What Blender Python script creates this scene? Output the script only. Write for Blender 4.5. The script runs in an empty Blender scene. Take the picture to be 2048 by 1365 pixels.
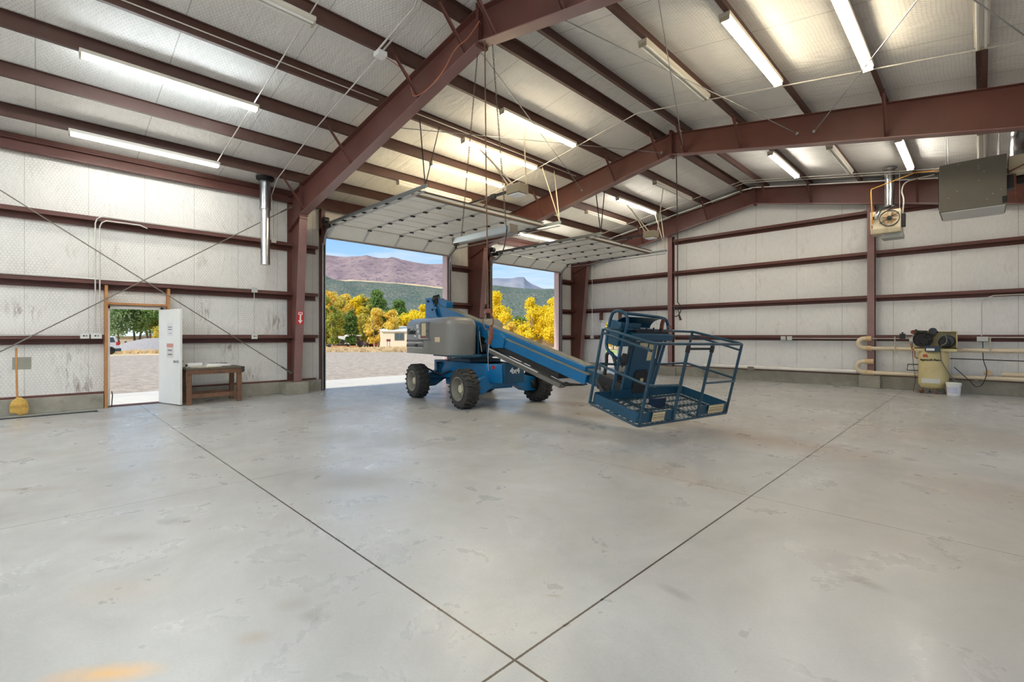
import bpy, bmesh, math, random
from mathutils import Vector, Matrix
import numpy as np
random.seed(7)
SC = bpy.context.scene
COL = SC.collection
V = Vector
# ------------------------------------------------------------------ camera
FPX, HOR, YAW, EYE = 944.0, 672.2, math.radians(44.86), 1.5
cam_d = bpy.data.cameras.new('camera'); cam = bpy.data.objects.new('camera', cam_d); COL.objects.link(cam)
cam.location = (0, 0, EYE); cam.rotation_euler = (math.pi/2, 0, YAW)
cam_d.sensor_width = 36; cam_d.lens = 36*FPX/2048; cam_d.shift_y = -(682.5-HOR)/2048*1.0
cam_d.clip_start = 0.05; cam_d.clip_end = 20000
SC.camera = cam
FW = V((-math.sin(YAW), math.cos(YAW), 0)); RT = V((math.cos(YAW), math.sin(YAW), 0))
def at(px, py, depth):
    """point seen towards a bearing at a given distance in front of the viewpoint"""
    return V((0, 0, EYE)) + FW*depth + RT*((px-1024)/FPX*depth) + V((0, 0, (HOR-py)/FPX*depth))
# ------------------------------------------------------------------ sky, sun, exposure
SC.view_settings.view_transform = 'Standard'; SC.view_settings.look = 'None'
SC.view_settings.exposure = 1.22; SC.view_settings.gamma = 1.0; SC.view_settings.use_curve_mapping = False
SKY_STRENGTH, SUN_STRENGTH, TUBE_GLOW = 0.36, 1.85, 40.0
w = bpy.data.worlds.new('sky'); SC.world = w; w.use_nodes = True
nt = w.node_tree; nt.nodes.clear()
def N(nt, t, **kw):
    n = nt.nodes.new(t)
    for k, v in kw.items():
        if k.startswith('i_'):
            n.inputs[k[2:].replace('_', ' ')].default_value = v
        else: setattr(n, k, v)
    return n
tc = N(nt, 'ShaderNodeTexCoord'); sep = N(nt, 'ShaderNodeSeparateXYZ'); nt.links.new(tc.outputs['Generated'], sep.inputs[0])
rp = N(nt, 'ShaderNodeValToRGB'); nt.links.new(sep.outputs['Z'], rp.inputs[0])
e = rp.color_ramp.elements; e[0].position = 0.0; e[0].color = (0.95, 1.05, 1.2, 1); e[1].position = 0.9; e[1].color = (0.55, 0.72, 1.05, 1)
x = e.new(0.1); x.color = (0.62, 0.92, 1.25, 1); x = e.new(0.22); x.color = (0.36, 0.72, 1.25, 1)
mp = N(nt, 'ShaderNodeMapping'); mp.inputs['Scale'].default_value = (2.2, 2.2, 13); nt.links.new(tc.outputs['Generated'], mp.inputs[0])
cn = N(nt, 'ShaderNodeTexNoise', i_Scale=1.7, i_Detail=8.0, i_Roughness=0.55); nt.links.new(mp.outputs[0], cn.inputs['Vector'])
cr = N(nt, 'ShaderNodeValToRGB'); nt.links.new(cn.outputs['Fac'], cr.inputs[0]); cr.color_ramp.elements[0].position = 0.43; cr.color_ramp.elements[1].position = 0.72
mx = N(nt, 'ShaderNodeMixRGB'); nt.links.new(cr.outputs[0], mx.inputs[0]); nt.links.new(rp.outputs[0], mx.inputs[1]); mx.inputs[2].default_value = (1.15, 1.18, 1.22, 1)
bg = N(nt, 'ShaderNodeBackground', i_Strength=SKY_STRENGTH); nt.links.new(mx.outputs[0], bg.inputs[0])
wo = N(nt, 'ShaderNodeOutputWorld'); nt.links.new(bg.outputs[0], wo.inputs[0])
sd = bpy.data.lights.new('sun', 'SUN'); sd.energy = SUN_STRENGTH; sd.angle = math.radians(3); sd.color = (1, 0.96, 0.9)
sun = bpy.data.objects.new('sun', sd); COL.objects.link(sun)
sun.rotation_euler = V((-0.05, -0.76, 0.72)).to_track_quat('Z', 'Y').to_euler()

# ------------------------------------------------------------------ materials
MATS = {}
def S(c):   # sRGB 0-255 to linear
    return tuple(((v/255)/12.92 if v <= 10 else ((v/255+.055)/1.055)**2.4) for v in c) + (1,)
def mat(name, col, rough=.5, metal=0.0, vary=0.0, scale=4.0, bump=0.0, bscale=40.0, spec=.5, dirt=None, dirt_amt=.5, dirt_scale=2.0, emit=None, estr=0, alpha=1, trans=0):
    if name in MATS: return MATS[name]
    m = bpy.data.materials.new(name); m.use_nodes = True; nt = m.node_tree
    b = nt.nodes['Principled BSDF']; c = S(col)
    b.inputs['Base Color'].default_value = c; b.inputs['Roughness'].default_value = rough; b.inputs['Metallic'].default_value = metal
    b.inputs['Specular IOR Level'].default_value = spec
    g = N(nt, 'ShaderNodeNewGeometry')
    out = None
    if vary > 0 or dirt:
        n = N(nt, 'ShaderNodeTexNoise', i_Scale=scale, i_Detail=5.0, i_Roughness=.6); nt.links.new(g.outputs['Position'], n.inputs['Vector'])
        r = N(nt, 'ShaderNodeValToRGB'); nt.links.new(n.outputs['Fac'], r.inputs[0])
        r.color_ramp.elements[0].position = .3; r.color_ramp.elements[1].position = .7
        r.color_ramp.elements[0].color = tuple(max(0, v*(1-vary)) for v in c[:3]) + (1,)
        r.color_ramp.elements[1].color = tuple(min(1, v*(1+vary)) for v in c[:3]) + (1,)
        out = r.outputs[0]
    if dirt:
        n2 = N(nt, 'ShaderNodeTexNoise', i_Scale=dirt_scale, i_Detail=8.0, i_Roughness=.7); nt.links.new(g.outputs['Position'], n2.inputs['Vector'])
        r2 = N(nt, 'ShaderNodeValToRGB'); nt.links.new(n2.outputs['Fac'], r2.inputs[0])
        r2.color_ramp.elements[0].position = .52; r2.color_ramp.elements[1].position = .72
        r2.color_ramp.elements[1].color = (dirt_amt,)*3 + (1,)
        mm = N(nt, 'ShaderNodeMixRGB'); nt.links.new(r2.outputs[0], mm.inputs[0]); nt.links.new(out, mm.inputs[1]); mm.inputs[2].default_value = S(dirt)
        out = mm.outputs[0]
    if out: nt.links.new(out, b.inputs['Base Color'])
    if bump:
        n = N(nt, 'ShaderNodeTexNoise', i_Scale=bscale, i_Detail=4.0); nt.links.new(g.outputs['Position'], n.inputs['Vector'])
        bp = N(nt, 'ShaderNodeBump', i_Strength=bump, i_Distance=.02); nt.links.new(n.outputs['Fac'], bp.inputs['Height']); nt.links.new(bp.outputs[0], b.inputs['Normal'])
    if emit: b.inputs['Emission Color'].default_value = emit + (1,); b.inputs['Emission Strength'].default_value = estr
    if trans: b.inputs['Transmission Weight'].default_value = trans
    if alpha < 1: b.inputs['Alpha'].default_value = alpha
    MATS[name] = m
    return m
def math_n(nt, op, a, b=None, c=None):
    n = N(nt, 'ShaderNodeMath', operation=op)
    for i, v in enumerate((a, b, c)):
        if v is None: continue
        if hasattr(v, 'node'): nt.links.new(v, n.inputs[i])
        else: n.inputs[i].default_value = v
    return n.outputs[0]
def vmath(nt, op, a, b=None):
    n = N(nt, 'ShaderNodeVectorMath', operation=op)
    for i, v in enumerate((a, b)):
        if v is None: continue
        if hasattr(v, 'node'): nt.links.new(v, n.inputs[i])
        else: n.inputs[i].default_value = v
    return n
def insulation(name, ua, va, hexa=.55, seam_axis=0, seam=1.27, tint=(226, 223, 216), stain=.5, spots=()):
    """white vinyl-faced blanket behind chicken wire. ua/va: world axes that span the sheet"""
    m = bpy.data.materials.new(name); m.use_nodes = True; nt = m.node_tree; b = nt.nodes['Principled BSDF']
    b.inputs['Roughness'].default_value = .55
    g = N(nt, 'ShaderNodeNewGeometry'); sp = N(nt, 'ShaderNodeSeparateXYZ'); nt.links.new(g.outputs['Position'], sp.inputs[0])
    U, W = sp.outputs[ua], sp.outputs[va]
    cb = N(nt, 'ShaderNodeCombineXYZ'); nt.links.new(U, cb.inputs[0]); nt.links.new(W, cb.inputs[1])
    # slight wander so that the netting is not perfect
    dn = N(nt, 'ShaderNodeTexNoise', i_Scale=1.3, i_Detail=2.0); nt.links.new(cb.outputs[0], dn.inputs['Vector'])
    dv = vmath(nt, 'SCALE', dn.outputs['Color']); dv.inputs['Scale'].default_value = .12
    P = vmath(nt, 'ADD', cb.outputs[0], dv.outputs[0]).outputs[0]
    sc = vmath(nt, 'SCALE', P); sc.inputs['Scale'].default_value = 1/.056; P2 = sc.outputs[0]
    off = vmath(nt, 'ADD', P2, (1000., 1000*1.7320508, 0)).outputs[0]
    ma = vmath(nt, 'MODULO', off, (1, 1.7320508, 1)).outputs[0]; a = vmath(nt, 'SUBTRACT', ma, (.5, .8660254, 0)).outputs[0]
    of2 = vmath(nt, 'SUBTRACT', off, (.5, .8660254, 0)).outputs[0]
    mb = vmath(nt, 'MODULO', of2, (1, 1.7320508, 1)).outputs[0]; bb = vmath(nt, 'SUBTRACT', mb, (.5, .8660254, 0)).outputs[0]
    def hexd(q):
        q = vmath(nt, 'MULTIPLY', q, (1, 1, 0)).outputs[0]
        q = vmath(nt, 'ABSOLUTE', q).outputs[0]
        d = vmath(nt, 'DOT_PRODUCT', q, (.5, .8660254, 0)).outputs['Value']
        s = N(nt, 'ShaderNodeSeparateXYZ'); nt.links.new(q, s.inputs[0])
        return math_n(nt, 'MAXIMUM', d, s.outputs[0])
    h = math_n(nt, 'MINIMUM', hexd(a), hexd(bb))
    wire = N(nt, 'ShaderNodeMapRange', i_From_Min=.41, i_From_Max=.48); nt.links.new(h, wire.inputs['Value'])
    # seams
    su = (U, W)[seam_axis]
    fr = math_n(nt, 'FRACT', math_n(nt, 'DIVIDE', math_n(nt, 'ADD', su, 100.), seam))
    sd_ = math_n(nt, 'ABSOLUTE', math_n(nt, 'SUBTRACT', fr, .5))
    sm = math_n(nt, 'LESS_THAN', sd_, .005)
    # crimped ribs of the metal sheet that shows through, wrinkles
    wr = N(nt, 'ShaderNodeTexNoise', i_Scale=1.1, i_Detail=7.0, i_Roughness=.65, i_Distortion=1.6)
    ms = N(nt, 'ShaderNodeMapping'); ms.inputs['Scale'].default_value = (2.2, .7, 1) if seam_axis == 0 else (.7, 2.2, 1); nt.links.new(cb.outputs[0], ms.inputs[0]); nt.links.new(ms.outputs[0], wr.inputs['Vector'])
    fine = N(nt, 'ShaderNodeTexNoise', i_Scale=9.0, i_Detail=4.0); nt.links.new(ms.outputs[0], fine.inputs['Vector'])
    st = N(nt, 'ShaderNodeTexNoise', i_Scale=1.4, i_Detail=11.0, i_Roughness=.78); nt.links.new(ms.outputs[0], st.inputs['Vector'])
    sr = N(nt, 'ShaderNodeMapRange', i_From_Min=.56, i_From_Max=.8, i_To_Max=stain); nt.links.new(st.outputs['Fac'], sr.inputs['Value'])
    base = N(nt, 'ShaderNodeMixRGB'); nt.links.new(fine.outputs['Fac'], base.inputs[0]); base.inputs[1].default_value = S(tuple(int(v*.93) for v in tint)); base.inputs[2].default_value = S(tint)
    m1 = N(nt, 'ShaderNodeMixRGB'); nt.links.new(sr.outputs[0], m1.inputs[0]); nt.links.new(base.outputs[0], m1.inputs[1]); m1.inputs[2].default_value = S((150, 128, 108))
    for (su_, sv_, ru_, rv_) in spots:
        mpp = N(nt, 'ShaderNodeMapping', vector_type='TEXTURE'); mpp.inputs['Location'].default_value = (su_, sv_, 0); mpp.inputs['Scale'].default_value = (ru_, rv_, 1); nt.links.new(cb.outputs[0], mpp.inputs[0])
        ms2 = N(nt, 'ShaderNodeMapping'); ms2.inputs['Scale'].default_value = (9, 1.6, 1); ms2.inputs['Rotation'].default_value[2] = .25; nt.links.new(cb.outputs[0], ms2.inputs[0])
        cr_ = N(nt, 'ShaderNodeTexNoise', i_Scale=1.4, i_Detail=8.0, i_Roughness=.7, i_Distortion=1.2); nt.links.new(ms2.outputs[0], cr_.inputs['Vector'])
        ln_ = vmath(nt, 'LENGTH', mpp.outputs[0]).outputs['Value']
        a_ = N(nt, 'ShaderNodeMapRange', i_From_Min=.2, i_From_Max=1.1, i_To_Min=1., i_To_Max=0.); nt.links.new(ln_, a_.inputs['Value'])
        b_ = N(nt, 'ShaderNodeMapRange', i_From_Min=.5, i_From_Max=.62, i_To_Max=.7); nt.links.new(cr_.outputs['Fac'], b_.inputs['Value'])
        mq = N(nt, 'ShaderNodeMixRGB'); nt.links.new(math_n(nt, 'MULTIPLY', a_.outputs[0], b_.outputs[0]), mq.inputs[0]); nt.links.new(m1.outputs[0], mq.inputs[1]); mq.inputs[2].default_value = S((128, 106, 88)); m1 = mq
    fade = N(nt, 'ShaderNodeMapRange', i_From_Min=.35, i_From_Max=.6, i_To_Min=.35, i_To_Max=1.2); nt.links.new(dn.outputs['Fac'], fade.inputs['Value'])
    m2 = N(nt, 'ShaderNodeMixRGB'); nt.links.new(math_n(nt, 'MULTIPLY', math_n(nt, 'MULTIPLY', wire.outputs[0], fade.outputs[0]), hexa), m2.inputs[0]); nt.links.new(m1.outputs[0], m2.inputs[1]); m2.inputs[2].default_value = S((140, 134, 126))
    m3 = N(nt, 'ShaderNodeMixRGB'); nt.links.new(math_n(nt, 'MULTIPLY', sm, .45), m3.inputs[0]); nt.links.new(m2.outputs[0], m3.inputs[1]); m3.inputs[2].default_value = S((120, 110, 98))
    nt.links.new(m3.outputs[0], b.inputs['Base Color'])
    hh = math_n(nt, 'ADD', math_n(nt, 'MULTIPLY', wr.outputs['Fac'], 5.0), math_n(nt, 'ADD', math_n(nt, 'MULTIPLY', fine.outputs['Fac'], .35), math_n(nt, 'MULTIPLY', wire.outputs[0], .25)))
    bp = N(nt, 'ShaderNodeBump', i_Strength=.55, i_Distance=.02); nt.links.new(hh, bp.inputs['Height']); nt.links.new(bp.outputs[0], b.inputs['Normal'])
    MATS[name] = m
    return m
def floor_mat():
    m = bpy.data.materials.new('worn_concrete'); m.use_nodes = True; nt = m.node_tree; b = nt.nodes['Principled BSDF']
    g = N(nt, 'ShaderNodeNewGeometry'); sp = N(nt, 'ShaderNodeSeparateXYZ'); nt.links.new(g.outputs['Position'], sp.inputs[0]); P = g.outputs['Position']
    def noise(s, d, r=.6, dist=0, mapscale=None):
        n = N(nt, 'ShaderNodeTexNoise', i_Scale=s, i_Detail=d, i_Roughness=r, i_Distortion=dist)
        if mapscale:
            mp = N(nt, 'ShaderNodeMapping'); mp.inputs['Scale'].default_value = mapscale[:3]; mp.inputs['Rotation'].default_value[2] = mapscale[3]; mp.inputs['Location'].default_value = (3.1, 1.7, 0)
            nt.links.new(P, mp.inputs[0]); nt.links.new(mp.outputs[0], n.inputs['Vector'])
        else: nt.links.new(P, n.inputs['Vector'])
        return n.outputs['Fac']
    def rng(v, a, c, lo=0., hi=1.):
        n = N(nt, 'ShaderNodeMapRange', i_From_Min=a, i_From_Max=c, i_To_Min=lo, i_To_Max=hi); nt.links.new(v, n.inputs['Value']); return n.outputs[0]
    def mix(f, a, c, blend='MIX'):
        n = N(nt, 'ShaderNodeMixRGB', blend_type=blend)
        for i, v in enumerate((f, a, c)):
            if hasattr(v, 'node'): nt.links.new(v, n.inputs[i])
            else: n.inputs[i].default_value = v
        return n.outputs[0]
    n1 = noise(.55, 8, .62, .8); n2 = noise(1.9, 9, .66, .35); n3 = noise(60, 3); n4 = noise(.42, 6, .6, 1.4, (1, .35, 1, .7))
    c = mix(rng(n1, .3, .7), S((162, 161, 157)), S((196, 196, 193)))
    c = mix(rng(n2, .4, .85, 0, .4), c, S((158, 153, 144)))
    c = mix(rng(n4, .58, .74, 0, .5), c, S((150, 128, 104)))
    c = mix(rng(n3, .35, .7, 0, .12), c, S((120, 118, 112)))
    # soft round drips
    vo = N(nt, 'ShaderNodeTexVoronoi', i_Scale=.75); nt.links.new(P, vo.inputs['Vector'])
    dr = rng(math_n(nt, 'ADD', vo.outputs['Distance'], math_n(nt, 'MULTIPLY', n1, .12)), .06, .34, .4, 0)
    sv = N(nt, 'ShaderNodeSeparateXYZ'); nt.links.new(vo.outputs['Color'], sv.inputs[0])
    dr = math_n(nt, 'MULTIPLY', dr, math_n(nt, 'GREATER_THAN', sv.outputs[0], .5))
    dr = math_n(nt, 'MULTIPLY', dr, .55)
    c = mix(dr, c, S((146, 141, 132)))
    # tinted patches: brown by the machine, small darker blotches, a few paler ones
    for (px, py, rx, ry, rot, amt, colr) in ((-4.6, 7.6, 1.9, .55, .2, .55, (134, 110, 86)), (-2.1, 7.4, 2.2, .7, -.2, .5, (140, 112, 86)), (-6.5, 8.3, .9, .5, .4, .5, (128, 104, 80)), (-3.6, .35, .4, .2, .8, .12, (205, 170, 120)), (.3, 6.5, 1.6, .8, .1, .3, (150, 120, 90)), (-2.75, .22, .3, .09, .9, .8, (226, 176, 104)), (-4.58, 2.2, .42, .3, .8, .45, (140, 138, 136)), (-4.52, .45, .38, .14, .8, .45, (140, 136, 126)), (-4.6, .8, .2, .12, .8, .45, (140, 136, 128)), (-2.56, .76, .12, .08, .8, .5, (168, 150, 124)), (-2.73, 1.0, .13, .1, .8, .5, (156, 148, 138)), (-2.54, 1.04, .11, .07, .8, .55, (140, 138, 130)), (-.48, 3.54, .16, .07, -.3, .6, (126, 120, 110)), (-1.27, 2.63, .15, .06, -.2, .5, (132, 128, 120)), (-1.75, 2.1, .06, .02, .6, .6, (150, 142, 124)), (-6.64, -.12, .5, .1, .9, .5, (138, 124, 110)), (-4.2, 5.4, .9, .5, .3, .35, (216, 214, 212)), (-5.2, 3.4, 1.0, .5, .8, .3, (216, 216, 218)), (-2.47, 4.87, 1.1, .5, -.3, .35, (160, 136, 108)), (.2, 4.6, 3.4, 2.4, .6, .45, (178, 166, 148)), (-.6, 9.5, 3.0, 1.2, .2, .3, (172, 158, 140))):
        mp = N(nt, 'ShaderNodeMapping', vector_type='TEXTURE'); mp.inputs['Location'].default_value = (px, py, 0); mp.inputs['Rotation'].default_value[2] = rot; mp.inputs['Scale'].default_value = (rx, ry, 1)
        nt.links.new(P, mp.inputs[0]); ln = vmath(nt, 'LENGTH', mp.outputs[0]).outputs['Value']
        k = rng(math_n(nt, 'ADD', ln, math_n(nt, 'MULTIPLY', n2, 1.3)), .8, 1.6, amt, 0)
        c = mix(k, c, S(colr))
    jn = None
    for ax, vals in ((0, (-1.53, -5.39, -9.25)), (1, (1.555, 4.72, 10.95, -1.6))):
        for v in vals:
            d = math_n(nt, 'ABSOLUTE', math_n(nt, 'SUBTRACT', sp.outputs[ax], v))
            wdt = .0065 if v in (-1.53, 1.555) else .0035
            k = math_n(nt, 'LESS_THAN', math_n(nt, 'ADD', d, math_n(nt, 'MULTIPLY', math_n(nt, 'SUBTRACT', n3, .5), .006)), wdt)
            if v in (-9.25, 10.95): k = math_n(nt, 'MULTIPLY', k, .35)
            jn = k if jn is None else math_n(nt, 'MAXIMUM', jn, k)
    c = mix(jn, c, S((74, 62, 50)))
    nt.links.new(c, b.inputs['Base Color'])
    nt.links.new(math_n(nt, 'SUBTRACT', rng(n2, .3, .7, .24, .46), rng(n1, .45, .7, 0, .08)), b.inputs['Roughness'])
    bp = N(nt, 'ShaderNodeBump', i_Strength=.12, i_Distance=.01); nt.links.new(n2, bp.inputs['Height']); nt.links.new(bp.outputs[0], b.inputs['Normal'])
    MATS['floor'] = m
    return m

red = mat('red_oxide_steel', (98, 58, 50), .5, vary=.14, scale=1.5, dirt=(88, 70, 62), dirt_amt=.5)
red_flange = mat('red_oxide_steel_glare', (136, 102, 98), .3, vary=.12, scale=2.0)  # base colour paled to carry the daylight glare on the flanges
purlin_m = mat('purlin_steel', (84, 56, 48), .5, vary=.14, scale=1.2, dirt=(100, 82, 72), dirt_amt=.5)
conc = mat('curb_concrete', (150, 145, 132), .85, vary=.16, scale=3, bump=.3, dirt=(96, 90, 78), dirt_amt=.6, dirt_scale=2.2)
apron_m = mat('apron_concrete', (205, 200, 190), .8, vary=.06, scale=2)
ins_left = insulation('netted_insulation_side', 1, 2, .36, 0, .92, (240, 237, 230), .75, ((.52, .95, .34, .6), (.62, .45, .3, .3), (3.3, 1.15, .25, .5), (3.75, .5, .3, .25), (2.75, 2.1, .25, .4), (-.2, 2.0, .3, .3), (4.4, 1.9, .3, .6)))
ins_end = insulation('netted_insulation_end', 0, 2, .2, 0, 1.22, (243, 242, 239))
ins_roof = insulation('netted_insulation_roof', 1, 0, .3, 0, 1.55, (242, 240, 235), .35)
galv = mat('galvanised_steel', (176, 178, 180), .28, 1.0, vary=.12, scale=6)
galv_dull = mat('galvanised_track', (165, 168, 168), .45, .8, vary=.1)
conduit_m = mat('conduit', (196, 192, 184), .4, .3)
white = mat('white_paint', (232, 231, 226), .45)
door_white = mat('white_door_paint', (236, 236, 230), .4, vary=.02)
panel_w = mat('sectional_door_panel', (246, 244, 234), .45, vary=.05, scale=1.5)
blue = mat('blue_paint', (6, 104, 156), .3, vary=.1, scale=3, dirt=(20, 60, 96), dirt_amt=.4, dirt_scale=3)
blue_dk = mat('worn_blue_paint', (10, 68, 94), .4, vary=.2, scale=5, dirt=(36, 52, 62), dirt_amt=.6, dirt_scale=5)
gray_cowl = mat('gray_cowl', (126, 124, 118), .25, vary=.04, scale=1.5)
gray_mid = mat('gray_paint', (120, 118, 112), .45)
boom_gray = mat('worn_boom_top', (116, 116, 106), .5, vary=.15, scale=4)
black = mat('black_rubber', (34, 33, 33), .6, vary=.3, scale=12)
tyre_m = mat('tyre_rubber', (52, 50, 48), .7, vary=.2, scale=14, dirt=(84, 74, 66), dirt_amt=.5, dirt_scale=9)
rim_m = mat('wheel_rim', (140, 136, 124), .5, vary=.1)
hub_m = mat('wheel_hub', (196, 190, 164), .5, vary=.1)
sticker = mat('tan_decal', (208, 190, 150), .5, vary=.1, scale=30)
sticker_w = mat('pale_decal', (205, 205, 200), .5)
dark = mat('dark_metal', (44, 44, 46), .45, .4)
wood = mat('dark_workbench_wood', (112, 78, 54), .6, vary=.3, scale=9, dirt=(66, 56, 48), dirt_amt=.7, dirt_scale=4)
pine = mat('pine_stud', (176, 122, 70), .6, vary=.14, scale=7)
broom_h = mat('broom_handle_wood', (190, 132, 74), .5, vary=.1, scale=8)
broom_s = mat('broom_straw', (206, 166, 84), .8, vary=.18, scale=30, bump=.5, bscale=80)
pvc = mat('cream_pvc', (214, 198, 170), .4, vary=.06, scale=3)
tan = mat('tan_enamel', (206, 190, 138), .35, vary=.06, scale=3, dirt=(150, 130, 84), dirt_amt=.3)
yellow_pipe = mat('brass_gas_line', (214, 160, 70), .35, .5)
brown_strut = mat('brown_door_strut', (118, 100, 82), .5, .2, vary=.1)
rust = mat('rusty_steel', (122, 74, 56), .6, .3, vary=.3, scale=20)
chain_m = mat('old_chain', (110, 100, 86), .5, .7)
copper = mat('orange_cord', (176, 108, 74), .5)
redp = mat('red_sign', (206, 40, 44), .4)
white_txt = mat('white_lettering', (240, 240, 236), .5)
black_txt = mat('black_lettering', (24, 24, 26), .5)
red_txt = mat('red_lettering', (206, 52, 42), .5)
glass_dk = mat('window_glass', (70, 84, 92), .12)
tube_off = mat('unlit_tube', (226, 224, 218), .25)
TUBES = {'cool': ((.86, .95, 1.0), 1.0), 'neutral': ((.9, .96, 1.0), 1.0), 'warm': ((1.0, .86, .62), .66), 'mild': ((1.0, .94, .84), .72), 'soft': ((1.0, .97, .9), .4)}
for k, (c, s) in TUBES.items(): mat('lit_tube_'+k, (255, 255, 255), .4, emit=c, estr=TUBE_GLOW*s)

# ------------------------------------------------------------------ mesh builder
def cr(pts, n=5):
    pts = [V(p) for p in pts]; out = []
    P = [pts[0]*2-pts[1]] + pts + [pts[-1]*2-pts[-2]]
    for i in range(1, len(P)-2):
        a, b, c, d = P[i-1:i+3]
        for k in range(n):
            t = k/n; out.append(.5*((2*b)+(c-a)*t+(2*a-5*b+4*c-d)*t*t+(3*b-a-3*c+d)*t**3))
    return out+[pts[-1]]
class M:
    def __init__(s): s.v = []; s.f = []
    def add(s, vs, fs):
        o = len(s.v); s.v += [V(p) for p in vs]; s.f += [tuple(i+o for i in f) for f in fs]; return s
    def box(s, x0, x1, y0, y1, z0, z1):
        return s.add([(x0,y0,z0),(x1,y0,z0),(x1,y1,z0),(x0,y1,z0),(x0,y0,z1),(x1,y0,z1),(x1,y1,z1),(x0,y1,z1)],
                     [(0,3,2,1),(4,5,6,7),(0,1,5,4),(1,2,6,5),(2,3,7,6),(3,0,4,7)])
    def beam(s, p, q, w, h, up=(0,0,1)):
        p, q = V(p), V(q); d = (q-p).normalized(); up = V(up)
        if abs(d.dot(up)) > .98: up = V((1,0,0))
        sd = d.cross(up).normalized()*w/2; u = sd.cross(d).normalized()*h/2
        vs = [p-sd-u, p+sd-u, p+sd+u, p-sd+u, q-sd-u, q+sd-u, q+sd+u, q-sd+u]
        return s.add(vs, [(0,1,2,3),(4,7,6,5),(0,4,5,1),(1,5,6,2),(2,6,7,3),(3,7,4,0)])
    def tube(s, pts, r, seg=8, closed=False):
        pts = [V(p) for p in pts]; n = len(pts); rings = []; prev = None
        for i, p in enumerate(pts):
            if closed: t = (pts[(i+1) % n]-pts[i-1]).normalized()
            else: t = ((pts[min(i+1, n-1)]-p).normalized() + (p-pts[max(i-1, 0)]).normalized()).normalized()
            a = prev if prev is not None else (V((0,0,1)) if abs(t.z) < .9 else V((1,0,0)))
            a = (a - t*a.dot(t)).normalized(); b = t.cross(a); prev = a
            rr = r[i] if isinstance(r, (list, tuple)) else r
            rings.append([p + a*math.cos(2*math.pi*k/seg)*rr + b*math.sin(2*math.pi*k/seg)*rr for k in range(seg)])
        fs = []; m = n if closed else n-1
        for i in range(m):
            j = (i+1) % n
            for k in range(seg): fs.append((i*seg+k, i*seg+(k+1) % seg, j*seg+(k+1) % seg, j*seg+k))
        if not closed: fs += [tuple(reversed(range(seg))), tuple((n-1)*seg+k for k in range(seg))]
        return s.add([p for rg in rings for p in rg], fs)
    def cyl(s, p, q, r, r2=None, seg=16): return s.tube([p, q], [r, r if r2 is None else r2], seg)
    def prism(s, poly, ax, a0, a1):
        f = {'x': lambda a, u, v: (a, u, v), 'y': lambda a, u, v: (u, a, v), 'z': lambda a, u, v: (u, v, a)}[ax]
        n = len(poly)
        vs = [f(a0, *p) for p in poly] + [f(a1, *p) for p in poly]
        return s.add(vs, [tuple(range(n)), tuple(range(2*n-1, n-1, -1))] + [(i, i+n, (i+1) % n + n, (i+1) % n) for i in range(n)])
    def lathe(s, prof, c, ax=(0,0,1), seg=32, caps=True):
        c = V(c); ax = V(ax).normalized(); a = V((0,0,1)) if abs(ax.z) < .9 else V((1,0,0)); a = (a-ax*a.dot(ax)).normalized(); b = ax.cross(a)
        vs = []; n = len(prof)
        for r, h in prof:
            vs += [c + ax*h + (a*math.cos(2*math.pi*k/seg) + b*math.sin(2*math.pi*k/seg))*r for k in range(seg)]
        fs = [(i*seg+k, i*seg+(k+1) % seg, (i+1)*seg+(k+1) % seg, (i+1)*seg+k) for i in range(n-1) for k in range(seg)]
        if caps:
            if prof[0][0] > 1e-6: fs.append(tuple(reversed(range(seg))))
            if prof[-1][0] > 1e-6: fs.append(tuple((n-1)*seg+k for k in range(seg)))
        return s.add(vs, fs)
    def xf(s, mtx):
        s.v = [mtx @ p for p in s.v]; return s
    def build(s, name, m, parent=None, smooth=False, bevel=0, origin=None):
        me = bpy.data.meshes.new(name)
        vs = s.v; loc = V((0,0,0))
        if parent is None:
            if origin is None:
                xs = [p.x for p in vs]; ys = [p.y for p in vs]; zs = [p.z for p in vs]
                loc = V(((min(xs)+max(xs))/2, (min(ys)+max(ys))/2, min(zs)))
            else: loc = V(origin)
            vs = [p-loc for p in vs]
        elif parent.get('_w'):
            inv = WM[parent.name].inverted(); vs = [inv @ p for p in vs]
        me.from_pydata([tuple(p) for p in vs], [], s.f); me.update()
        bm = bmesh.new(); bm.from_mesh(me); bmesh.ops.recalc_face_normals(bm, faces=bm.faces); bm.to_mesh(me); bm.free()
        if smooth: me.shade_smooth(); me.set_sharp_from_angle(angle=math.radians(38))
        me.materials.append(m)
        o = bpy.data.objects.new(name, me); COL.objects.link(o)
        if parent is None: o.location = loc
        else: o.parent = parent
        if bevel:
            md = o.modifiers.new('bevel', 'BEVEL'); md.width = bevel; md.segments = 2; md.limit_method = 'ANGLE'; md.angle_limit = math.radians(40)
        return o
WM = {}
def thing(name, label, cat, loc, rotz=0, group=None, world=True):
    """an Empty at the thing's base; its parts are given in world coordinates unless world=False"""
    o = bpy.data.objects.new(name, None); COL.objects.link(o); o.empty_display_size = .1
    o.location = loc; o.rotation_euler = (0, 0, rotz); o['label'] = label; o['category'] = cat
    if group: o['group'] = group
    if world: o['_w'] = 1; WM[o.name] = Matrix.Translation(V(loc)) @ Matrix.Rotation(rotz, 4, 'Z')
    return o
def sub(parent):
    """parts of parts sit at their parent's origin: same frame as the thing"""
    r = parent.parent
    if r is not None and r.get('_w') and not parent.get('_w'): parent['_w'] = 1; WM[parent.name] = WM[r.name]
    return parent
def tag(o, label, cat, group=None, kind=None):
    o['label'] = label; o['category'] = cat
    if group: o['group'] = group
    if kind: o['kind'] = kind
    return o
def struct(o): o['kind'] = 'structure'; return o
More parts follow.
